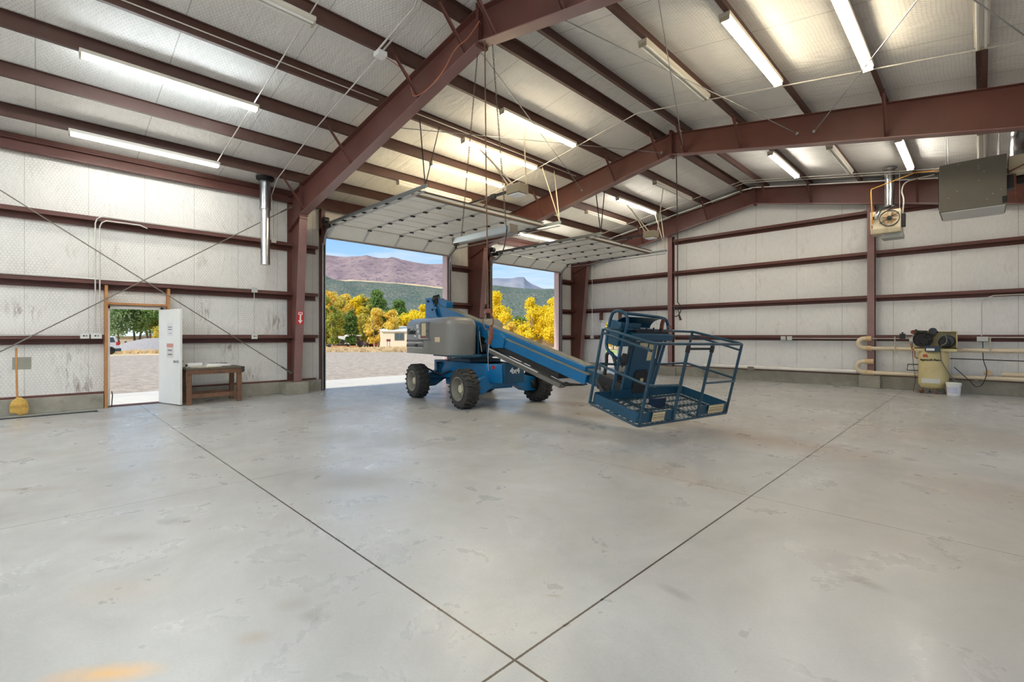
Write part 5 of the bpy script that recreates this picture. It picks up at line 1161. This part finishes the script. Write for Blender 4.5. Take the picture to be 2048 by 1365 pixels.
# mountains: ridge heights per bearing, a rounded body with real depth
def ridge(name, lab, pts, d0, d1, base, m_, rough, seedv, cols=90, rows=16):
    rnd_ = random.Random(seedv)
    xs = [p[0] for p in pts]; ys = [p[1] for p in pts]
    ph = [(rnd_.uniform(.5, 3.2), rnd_.uniform(0, 6.3), rnd_.uniform(.5, 3.2), rnd_.uniform(0, 6.3)) for _ in range(14)]
    m = M(); vs = []
    for j in range(rows+1):
        v = j/rows; dep = d0 + (d1-d0)*v
        prof = max(0, math.sin(min(1, v/.7)*math.pi/2))**1.1 if v < .7 else max(0, math.cos((v-.7)/.3*math.pi/2))**.7
        for i in range(cols+1):
            x = xs[0] + (xs[-1]-xs[0])*i/cols
            y = np.interp(x, xs, ys); crest = at(x, y, d0+(d1-d0)*.7)
            h = (crest.z-base)
            p = at(x, HOR, dep)
            nzv = sum(math.sin(a_*i*.22+b_+c_*.6*j)*math.cos(c_*j*.9+d_+a_*i*.05) for a_, b_, c_, d_ in ph)/14
            z = base + h*prof*(1 + rough*nzv*(1 if abs(v-.7) > .04 else .12)*math.sin(math.pi*min(1, v/.7))**2 )
            vs.append((p.x, p.y, z))
    n = cols+1
    fs = [(j*n+i, j*n+i+1, (j+1)*n+i+1, (j+1)*n+i) for j in range(rows) for i in range(cols)]
    o = m.add(vs, fs).build(name, m_, smooth=False); o.data.shade_smooth()
    return tag(o, lab, 'mountain')
def land_mat(name, c1, c2, c3, s1, s2, thr=.5):
    m = bpy.data.materials.new(name); m.use_nodes = True; nt = m.node_tree; b = nt.nodes['Principled BSDF']; b.inputs['Roughness'].default_value = 1; b.inputs['Specular IOR Level'].default_value = 0
    g = N(nt, 'ShaderNodeNewGeometry')
    a = N(nt, 'ShaderNodeTexNoise', i_Scale=s1, i_Detail=8.0, i_Roughness=.7); nt.links.new(g.outputs['Position'], a.inputs['Vector'])
    c = N(nt, 'ShaderNodeTexNoise', i_Scale=s2, i_Detail=4.0, i_Roughness=.8); nt.links.new(g.outputs['Position'], c.inputs['Vector'])
    r = N(nt, 'ShaderNodeValToRGB'); nt.links.new(a.outputs['Fac'], r.inputs[0]); r.color_ramp.elements[0].position = .38; r.color_ramp.elements[1].position = .62; r.color_ramp.elements[0].color = S(c1); r.color_ramp.elements[1].color = S(c2)
    r2 = N(nt, 'ShaderNodeValToRGB'); nt.links.new(c.outputs['Fac'], r2.inputs[0]); r2.color_ramp.elements[0].position = thr; r2.color_ramp.elements[1].position = thr+.12
    mx = N(nt, 'ShaderNodeMixRGB'); nt.links.new(r2.outputs[0], mx.inputs[0]); nt.links.new(r.outputs[0], mx.inputs[1]); mx.inputs[2].default_value = S(c3); nt.links.new(mx.outputs[0], b.inputs['Base Color'])
    bp = N(nt, 'ShaderNodeBump', i_Strength=.3, i_Distance=1/s2*.12); nt.links.new(c.outputs['Fac'], bp.inputs['Height']); nt.links.new(bp.outputs[0], b.inputs['Normal'])
    return m
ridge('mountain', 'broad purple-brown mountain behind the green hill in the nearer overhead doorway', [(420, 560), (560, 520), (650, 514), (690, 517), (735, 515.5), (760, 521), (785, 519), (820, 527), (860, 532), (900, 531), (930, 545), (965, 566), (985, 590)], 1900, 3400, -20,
      land_mat('hazy_purple_scrub', (134, 116, 120), (160, 142, 138), (112, 102, 110), .004, .03, .5), .16, 3)  # scrub colours greyed, distance haze mixed into the base colour
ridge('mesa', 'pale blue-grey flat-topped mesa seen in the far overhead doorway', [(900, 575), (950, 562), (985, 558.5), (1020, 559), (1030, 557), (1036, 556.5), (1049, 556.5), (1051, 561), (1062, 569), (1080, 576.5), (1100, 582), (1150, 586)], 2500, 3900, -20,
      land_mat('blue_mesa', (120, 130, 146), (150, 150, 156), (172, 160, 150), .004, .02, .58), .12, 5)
ridge('meadow_ridge', 'pale tan meadow shelf below the purple mountain', [(600, 558), (690, 561), (700, 560), (760, 564.5), (830, 569), (900, 577), (950, 590)], 1300, 1800, -20, land_mat('tan_meadow', (206, 182, 146), (190, 172, 140), (150, 132, 120), .01, .05, .6), .08, 8)
ridge('hill', 'dark green juniper-dotted hill behind the yellow trees in both overhead doorways', [(420, 560), (560, 545), (640, 550), (665, 562), (690, 567), (760, 568.5), (830, 575), (900, 583), (940, 582), (985, 576), (1030, 579), (1080, 581.5), (1120, 582), (1250, 590), (1400, 600)], 420, 900, -6,
      land_mat('hazy_juniper_hill', (100, 112, 104), (128, 128, 116), (68, 86, 78), .02, .35, .46), .2, 11, 120, 18)  # hill greens greyed to hold a little haze

# trees
def leaf_mat(name, c1, c2):
    m = bpy.data.materials.new(name); m.use_nodes = True; nt = m.node_tree; b = nt.nodes['Principled BSDF']; out = nt.nodes['Material Output']
    b.inputs['Roughness'].default_value = .7; b.inputs['Specular IOR Level'].default_value = .1
    g = N(nt, 'ShaderNodeNewGeometry'); a = N(nt, 'ShaderNodeTexNoise', i_Scale=.5, i_Detail=6.0, i_Roughness=.8); nt.links.new(g.outputs['Position'], a.inputs['Vector'])
    r = N(nt, 'ShaderNodeValToRGB'); nt.links.new(a.outputs['Fac'], r.inputs[0]); r.color_ramp.elements[0].position = .35; r.color_ramp.elements[1].position = .65; r.color_ramp.elements[0].color = S(c1); r.color_ramp.elements[1].color = S(c2)
    nt.links.new(r.outputs[0], b.inputs['Base Color'])
    t = N(nt, 'ShaderNodeBsdfTranslucent'); nt.links.new(r.outputs[0], t.inputs[0]); ms = N(nt, 'ShaderNodeMixShader'); ms.inputs[0].default_value = .5
    nt.links.new(b.outputs[0], ms.inputs[1]); nt.links.new(t.outputs[0], ms.inputs[2]); nt.links.new(ms.outputs[0], out.inputs[0])
    return m
LEAF = {'yellow': leaf_mat('yellow_leaves', (238, 212, 44), (252, 238, 90)), 'gold': leaf_mat('golden_leaves', (232, 202, 92), (248, 230, 128)), 'olive': leaf_mat('olive_leaves', (132, 150, 78), (206, 200, 92)),
        'green': leaf_mat('green_leaves', (96, 136, 76), (156, 178, 104)), 'sage': leaf_mat('sage_green_leaves', (122, 150, 108), (176, 192, 150)), 'mix': leaf_mat('turning_leaves', (166, 176, 88), (238, 212, 104))}
bark = mat('pale_bark', (160, 146, 126), .9, vary=.2, scale=6); bark_d = mat('dark_bark', (104, 86, 72), .9, vary=.2)
def crown_mesh(rw, rh, z0, h, n, leaf, rnd_, blobs=26):
    m = M(); cs = []
    for k in range(blobs):
        a = rnd_.uniform(0, 6.283); v = rnd_.uniform(0, 1)
        env = math.sin(math.pi*min(.93, max(.12, v)))**.6
        r = rnd_.uniform(.15, .72)*rw*env
        cs.append((r*math.cos(a), r*math.sin(a), z0+(h-z0)*(.08+.84*v), rnd_.uniform(.26, .44)*rw*(.5+.5*env)))
    vs, fs = [], []
    for i in range(n):
        cx, cy, cz, cr = cs[i % blobs]
        u = rnd_.uniform(-1, 1); a = rnd_.uniform(0, 6.283); q = math.sqrt(1-u*u); r = cr*rnd_.uniform(.35, 1.25)
        p = V((cx+r*q*math.cos(a), cy+r*q*math.sin(a), cz+r*u*.85))
        d1 = V((rnd_.gauss(0, 1), rnd_.gauss(0, 1), rnd_.gauss(0, 1))).normalized(); d2 = d1.cross(V((rnd_.gauss(0, 1), rnd_.gauss(0, 1), rnd_.gauss(0, 1)))).normalized()
        s = leaf*rnd_.uniform(.6, 1.25); o = len(vs)
        vs += [p+d1*s, p+d2*s*.7, p-d1*s, p-d2*s*.7]; fs.append((o, o+1, o+2, o+3))
    m.v = vs; m.f = fs
    return m
def tree(px, ytop, dep, rw, kind, lab, n=1500, z0f=.2, leaf=None, barkm=None, name='cottonwood_tree', group='autumn trees beyond the yard'):
    rnd_ = random.Random(int(px*7+dep)); base = at(px, HOR, dep); r_ = math.hypot(base.x, base.y); base.z = gz(r_)
    h = (EYE + (HOR-ytop)/FPX*dep - base.z)*1.07
    t = thing(name, lab, 'tree', base, rnd_.uniform(0, 6), group, world=False)
    if leaf is None: leaf = dep*.0026
    crown_mesh(rw, h, h*z0f, h, n, leaf, rnd_).build('crown', LEAF[kind], t)
    m = M(); tops = []
    for k in range(rnd_.choice((1, 2, 3))):
        a = rnd_.uniform(0, 6.28); b_ = V((.25*math.cos(a), .25*math.sin(a), -.1)); tp = V((rw*.35*math.cos(a), rw*.35*math.sin(a), h*.75))
        m.tube([b_, b_*.6+tp*.35+V((0, 0, h*.05)), tp], [h*.02, h*.014, h*.004], 6)
        for q in range(3):
            s0 = b_.lerp(tp, .4+.15*q); a2 = rnd_.uniform(0, 6.28); m.tube([s0, s0+V((rw*.4*math.cos(a2), rw*.4*math.sin(a2), h*.14))], [h*.008, h*.002], 5)
    m.build('trunk', barkm or bark, t)
    return t
T_ = [(640, 584, 96, 3.4, 'olive', 'tall olive and yellow tree at the left edge of the nearer overhead doorway'),
 (661, 576, 104, 4.2, 'gold', 'tallest golden tree beside the left jamb of the nearer overhead doorway'),
 (668, 616, 88, 2.0, 'olive', 'lower olive-green tree in front of the tallest golden one'),
 (678, 600, 96, 2.8, 'mix', 'half-turned tree behind the white trailers'),
 (692, 588, 102, 3.2, 'gold', 'round-headed golden tree second from the left jamb'),
 (703, 624, 90, 1.9, 'green', 'dark green tree low between the golden ones'),
 (713, 599, 100, 2.8, 'yellow', 'clear yellow tree left of the tall green one'),
 (728, 586, 106, 3.0, 'mix', 'pale half-turned tree left of the tall green crown'),
 (733, 618, 92, 2.2, 'mix', 'low yellow-green tree by the brown shed'),
 (753, 586, 104, 3.7, 'green', 'tall green tree with the highest green crown'),
 (751, 617, 90, 2.2, 'gold', 'orange-gold tree in front of the tall green one'),
 (741, 612, 96, 2.0, 'olive', 'slim olive tree beside the orange-gold one'),
 (769, 622, 92, 1.7, 'olive', 'small olive tree between the two orange-gold ones'),
 (782, 623, 90, 2.0, 'gold', 'round orange-gold tree just above the cream building roof'),
 (800, 606, 100, 3.2, 'green', 'grey-green tree right of the tall green one'),
 (826, 620, 96, 3.2, 'yellow', 'bright yellow tree above the engine cover'),
 (850, 614, 102, 3.0, 'yellow', 'bright yellow tree partly behind the boom heel'),
 (880, 622, 98, 3.0, 'olive', 'olive tree mostly behind the boom heel'),
 (992, 588, 74, 2.5, 'yellow', 'tall yellow tree at the left edge of the far overhead doorway'),
 (1012, 630, 70, 2.0, 'yellow', 'low yellow tree just right of the hanging hook'),
 (1036, 632, 72, 1.7, 'green', 'small round green tree between the yellow ones'),
 (1022, 648, 64, 1.4, 'gold', 'small golden tree low above the boom'),
 (1064, 600, 70, 2.7, 'yellow', 'tall bright yellow tree in the middle of the far overhead doorway'),
 (1050, 650, 60, 1.3, 'yellow', 'low yellow bush-like tree just above the boom'),
 (1086, 612, 76, 2.7, 'yellow', 'yellow tree right of the tall bright one'),
 (1108, 600, 68, 2.6, 'yellow', 'tall yellow tree against the right jamb of the far overhead doorway'),
 (1210, 622, 60, 2.4, 'gold', 'golden tree seen through the end wall doorway'),
 (1224, 620, 64, 2.4, 'yellow', 'yellow tree seen through the end wall doorway'),
 (1240, 618, 58, 1.7, 'olive', 'yellow-green tree at the right side of the end wall doorway'),
 (1140, 610, 80, 3.0, 'yellow', 'yellow tree hidden mostly by the corner column'),
 (238, 600, 72, 4.5, 'sage', 'wide grey-green tree in the left half of the small doorway'),
 (272, 590, 74, 4.6, 'green', 'big green tree with dark trunks in the middle of the small doorway'),
 (302, 585, 80, 4.2, 'sage', 'grey-green tree in the right half of the small doorway'),
 (325, 600, 78, 3.2, 'olive', 'olive tree at the right edge of the small doorway'),
 (322, 652, 70, 1.5, 'mix', 'low yellow-green bush behind the gravel pile'),
 (205, 590, 80, 4.5, 'green', 'green tree hidden mostly left of the small doorway')]
for (px, yt, dep, rw, kind, lab) in T_:
    gd_ = px < 400
    tree(px, yt, dep, rw, kind, lab, n=5200 if (rw > 2.4) else 2600, z0f=.3 if gd_ else .06, barkm=bark_d if gd_ else None, name='shade_tree' if gd_ else 'cottonwood_tree', group='green trees beyond the small doorway' if gd_ else 'autumn trees beyond the yard')

rr_ = random.Random(21)
YT = [(652, 'olive', 'young olive-green tree right against the left jamb of the nearer overhead doorway'), (666, 'mix', 'young half-turned tree left of the white trailers'), (679, 'yellow', 'young yellow tree over the first white trailer'),
      (692, 'green', 'young green tree over the taller white trailer'), (706, 'mix', 'young half-turned tree between the trailers and the brown shed'), (720, 'gold', 'young golden tree over the brown shed'), (733, 'olive', 'young olive-green tree right of the brown shed'),
      (746, 'olive', 'young olive-green tree over the left corner of the cream building'), (760, 'mix', 'young half-turned tree over the roof edge of the cream building'), (774, 'yellow', 'young yellow tree behind the cream building roof, left of its window'),
      (787, 'green', 'young green tree behind the cream building roof, above its window'), (801, 'mix', 'young half-turned tree behind the cream building, beside the engine cover'), (814, 'gold', 'young golden tree just above the left end of the engine cover'), (828, 'olive', 'young olive-green tree hidden mostly by the engine cover')]
for px, k_, lab in YT: tree(px, 640+rr_.uniform(-9, 9), 97+rr_.uniform(-2, 3), 2.1, k_, lab, n=1500, z0f=.02)
def placed(name, lab, cat, px, dep, group=None, dz=0):
    """thing standing on the yard at a bearing; local x runs to the right, y away from the hall"""
    p = at(px, HOR, dep); p.z = gz(math.hypot(p.x, p.y)) + dz
    t = thing(name, lab, cat, p, YAW, group, world=False); return t
cream_b = mat('cream_siding', (214, 202, 180), .7, vary=.03); roof_w = mat('pale_metal_roof', (222, 230, 232), .4)
t = placed('shed_building', 'cream building with a pale metal roof and one window behind the engine cover', 'building', 764.5, 88)
Wb = 9.0
M().add([(0,0,0),(Wb,0,0),(Wb,5,0),(-2.6,5,0),(0,0,3.0),(Wb,0,3.0),(Wb,5,3.9),(-2.6,5,3.9)], [(0,3,2,1),(4,5,6,7),(0,1,5,4),(1,2,6,5),(2,3,7,6),(3,0,4,7)]).build('walls', cream_b, t)
M().add([(-.1,-.3,2.98),(Wb+.3,-.3,2.98),(Wb+.3,5.3,3.98),(-2.9,5.3,3.98),(-.1,-.3,3.08),(Wb+.3,-.3,3.08),(Wb+.3,5.3,4.08),(-2.9,5.3,4.08)], [(0,3,2,1),(4,5,6,7),(0,1,5,4),(1,2,6,5),(2,3,7,6),(3,0,4,7)]).build('roof', roof_w, t)
wf = M().box(2.3, 4.1, -.06, 0, 1.3, 2.7).build('window', mat('window_trim', (120, 108, 92), .5), t)
M().box(2.42, 3.15, -.08, -.05, 1.42, 2.58).box(3.25, 3.98, -.08, -.05, 1.42, 2.58).build('pane', glass_dk, wf)
t = placed('yard_sign', 'small red sign on two thin posts in front of the cream building', 'sign', 777, 80)
M().box(-.35, .35, 0, .03, 1.1, 1.5).build('sign_board', mat('dark_red_board', (120, 48, 44), .6), t)
M().cyl((-.2, .02, 0), (-.2, .02, 1.2), .03, seg=6).cyl((.2, .02, 0), (.2, .02, 1.2), .03, seg=6).build('post', dark, t)
t = placed('utility_building', 'small tan building with a teal roof edge in the far overhead doorway', 'building', 1085, 70)
M().add([(0,0,0),(7,0,0),(7,4,0),(-.8,4,0),(0,0,1.75),(7,0,1.75),(7,4,1.75),(-.8,4,1.75)], [(0,3,2,1),(4,5,6,7),(0,1,5,4),(1,2,6,5),(2,3,7,6),(3,0,4,7)]).build('walls', mat('tan_stucco', (204, 186, 166), .7), t)
M().box(-.9, 7.2, -.15, 4.2, 1.75, 1.95).build('roof', mat('teal_roof', (70, 112, 116), .5), t)
t = placed('storage_trailer', 'white box trailer under the golden trees', 'trailer', 676, 92, 'white trailers under the golden trees')
def trailer(t, w_, h_, m_):
    M().box(0, w_, 0, 2.2, .5, h_).build('box_body', m_, t, bevel=.05)
    for xx in (.6, w_-.6):
        M().lathe([(0, 0), (.35, 0), (.35, .2), (0, .2)], (xx, -.1, .35), (0, 1, 0), 14).build('wheel', black, t)
trailer(t, 2.3, 2.1, white); M().lathe([(0, 0), (.5, 0), (.5, .05), (0, .05)], (.8, -.08, 1.0), (0, 1, 0), 16).build('spare_wheel', black, t)
t = placed('storage_trailer', 'taller white box trailer right of the spare wheel', 'trailer', 688, 95, 'white trailers under the golden trees'); trailer(t, 1.4, 2.4, white)
t = placed('storage_trailer', 'white trailer with a small yellow marking', 'trailer', 700, 93, 'white trailers under the golden trees'); trailer(t, .95, 2.4, white); M().box(.2, .7, -.02, 0, 1.9, 2.1).build('yellow_mark', LEAF['yellow'], t)
t = placed('open_shed', 'brown shed with a white roof under the trees', 'building', 714, 94)
M().box(0, 1.8, 0, 2, 0, 2.1).build('walls', mat('brown_shed', (150, 122, 104), .7), t); M().box(-.1, 3.9, -.2, 2.4, 2.1, 2.3).build('roof', white, t); M().box(2.1, 3.8, .3, 2, 0, 2.1).build('side_bay', mat('tan_shed', (176, 150, 112), .8), t)
def car(t, m_, s=1.0):
    b_ = M().prism([(0, .35), (.1, .8), (.7, .9), (1.1, 1.35), (2.6, 1.35), (3.1, .92), (3.9, .85), (4.0, .35)], 'y', 0, 1.7).xf(Matrix.Scale(s, 4)).build('body', m_, t, bevel=.06)
    M().prism([(.85, .92), (1.15, 1.28), (2.5, 1.28), (2.9, .92)], 'y', -.01, 1.71).xf(Matrix.Scale(s, 4)).build('side_window', glass_dk, t)
    for xx in (.75, 3.2):
        M().lathe([(0, -.02), (.33, -.02), (.33, .2), (0, .2)], (xx*s, .0, .33*s), (0, 1, 0), 16).build('wheel', black, t, smooth=True)
t = placed('parked_car', 'small red car parked by the cream building', 'car', 736, 92); car(t, mat('car_red', (170, 50, 50), .3), .75)
t = placed('parked_truck', 'dark vehicle parked at the far left under the trees', 'car', 652, 90); car(t, mat('car_dark', (90, 76, 74), .4), .75)
for px, dep, wd, lab, c in ((663, 82, 2.6, 'low orange-brown farm implement lying in the dry grass', (196, 128, 80)), (699, 84, 1.4, 'small yellow-brown farm implement in the dry grass', (206, 150, 92))):
    t = placed('farm_implement', lab, 'farm machine', px, dep)
    m = M().beam((0, 0, .3), (wd, 0, .35), .12, .12).beam((0, .6, .3), (wd, .6, .3), .1, .1)
    for k in range(6): m.beam((wd*k/5, 0, .32), (wd*k/5, .6, .3), .08, .08); m.beam((wd*k/5, 0, .3), (wd*k/5+.05, 0, .0), .05, .05)
    m.build('frame', mat('implement_rust_%d' % px, c, .8), t)
t = placed('tractor', 'small dark tractor with a tall seat in front of the brown shed', 'tractor', 716, 90)
M().box(0, 1.6, .2, 1, .5, 1.0).box(.2, .7, .3, .9, 1.0, 1.3).build('body', mat('tractor_brown', (96, 72, 70), .6), t, bevel=.05)
M().lathe([(0, 0), (.5, 0), (.5, .25), (0, .25)], (.4, -.1, .5), (0, 1, 0), 16).lathe([(0, 0), (.32, 0), (.32, .2), (0, .2)], (1.5, -.05, .32), (0, 1, 0), 14).build('wheel', black, t)
# through the small doorway
t = placed('suv', 'white sport utility vehicle with red tail lamp and dark bumper, cut by the doorway edge', 'car', 206, 43); t.rotation_euler[2] = YAW + .72
M().prism([(-3.2, .45), (-3.2, 1.1), (-1.6, 1.2), (-1.1, 1.65), (.86, 1.68), (1.12, 1.0), (1.16, .45)], 'y', 0, 1.8).build('body', mat('suv_white', (230, 232, 234), .3), t, bevel=.05)
M().prism([(-1.2, 1.15), (-.95, 1.55), (.15, 1.58), (.15, 1.12)], 'y', -.02, 0).prism([(.3, 1.12), (.3, 1.57), (.72, 1.57), (.86, 1.12)], 'y', -.02, 0).build('side_window', glass_dk, t)
M().box(.92, 1.14, -.03, .25, .85, 1.16).build('tail_lamp', redp, t); M().box(-3.2, 1.28, -.04, 1.84, .28, .56).build('bumper', mat('bumper_teal_gray', (52, 70, 76), .5), t, bevel=.04)
for xx in (-2.4, .5): M().lathe([(0, -.04), (.36, -.04), (.36, .2), (0, .2)], (xx, 0, .36), (0, 1, 0), 18).build('wheel', black, t, smooth=True)
t = placed('long_barn', 'long tan building with a pale green roof behind the green trees', 'building', 225, 86)
M().box(-6, 5.0, 0, 5, 0, 2.1).build('walls', mat('barn_tan', (184, 168, 150), .8), t)
M().prism([(-.4, 2.1), (5.4, 2.1), (2.5, 3.0)], 'x', -6.2, 5.2).build('roof', mat('mint_roof', (206, 226, 214), .5), t)
m = M()
for k in range(9): m.box(-5+1.2*k, -4.6+1.2*k, -.02, 0, .6, 1.2)
m.build('window', glass_dk, t)
p = at(315, HOR, 58); m = M(); n = 24; vs = [(0, 0, 1.25)]
rr_ = random.Random(4)
for j, (r, z) in enumerate(((1.2, 1.15), (2.6, .75), (4.2, .25), (5.6, -.3))):
    for k in range(n):
        a = 2*math.pi*k/n; q = 1+.08*rr_.uniform(-1, 1); vs.append((r*q*math.cos(a)*1.2, r*q*math.sin(a), z+.05*rr_.uniform(-1, 1)))
fs = [(0, 1+k, 1+(k+1) % n) for k in range(n)] + [(1+i*n+k, 1+i*n+(k+1) % n, 1+(i+1)*n+(k+1) % n, 1+(i+1)*n+k) for i in range(3) for k in range(n)]
m.add([V(v)+V((p.x, p.y, 0)) for v in vs], fs)
tag(m.build('gravel_pile', mat('pile_gravel', (160, 154, 150), .95, vary=.12, scale=3, bump=.4, bscale=6), smooth=True), 'low grey gravel pile seen through the small doorway', 'gravel pile', kind='stuff')
# fence and green verge beyond the end wall doorway
t = placed('rail_fence', 'thin wire fence beyond the end wall doorway', 'fence', 1190, 48)
m = M()
for k in range(8): m.cyl((k*.9-1, 0, 0), (k*.9-1, 0, 1.1), .03, seg=6)
for z in (.3, .6, .9, 1.05): m.cyl((-1, 0, z), (5.3, 0, z), .015, seg=6)
m.build('fence_rail', mat('fence_gray', (140, 136, 124), .7), t)
p = at(1222, HOR, 45); tag(M().lathe([(0, .12), (3, .1), (4, 0), (4, -.1)], (p.x, p.y, -.05), (0,0,1), 24).build('grass_verge', mat('green_grass', (150, 168, 96), .9, vary=.25, scale=2)), 'strip of green grass beyond the end wall doorway', 'grass', kind='stuff')
# dry grass tufts along the far edge of the gravel
rr_ = random.Random(9); m = M(); vs, fs = [], []
for i in range(2600):
    px = rr_.uniform(650, 1125) if i % 4 else rr_.uniform(215, 330); dep = rr_.uniform(46, 72); p = at(px, HOR, dep); r = math.hypot(p.x, p.y); z = gz(r)
    h = rr_.uniform(.12, .42); a = rr_.uniform(0, 3.14); dx, dy = .25*math.cos(a), .25*math.sin(a); o = len(vs)
    vs += [V((p.x-dx, p.y-dy, z)), V((p.x+dx, p.y+dy, z)), V((p.x+dx*.5, p.y+dy*.5, z+h)), V((p.x-dx*.8, p.y-dy*.8, z+h*.8))]; fs.append((o, o+1, o+2, o+3))
m.v, m.f = vs, fs
tag(m.build('dry_grass', leaf_mat('straw_grass', (212, 182, 134), (234, 212, 172))), 'dry straw-coloured grass along the far edge of the gravel yard', 'grass', kind='stuff')
for o in bpy.data.objects:
    if '_w' in o: del o['_w']
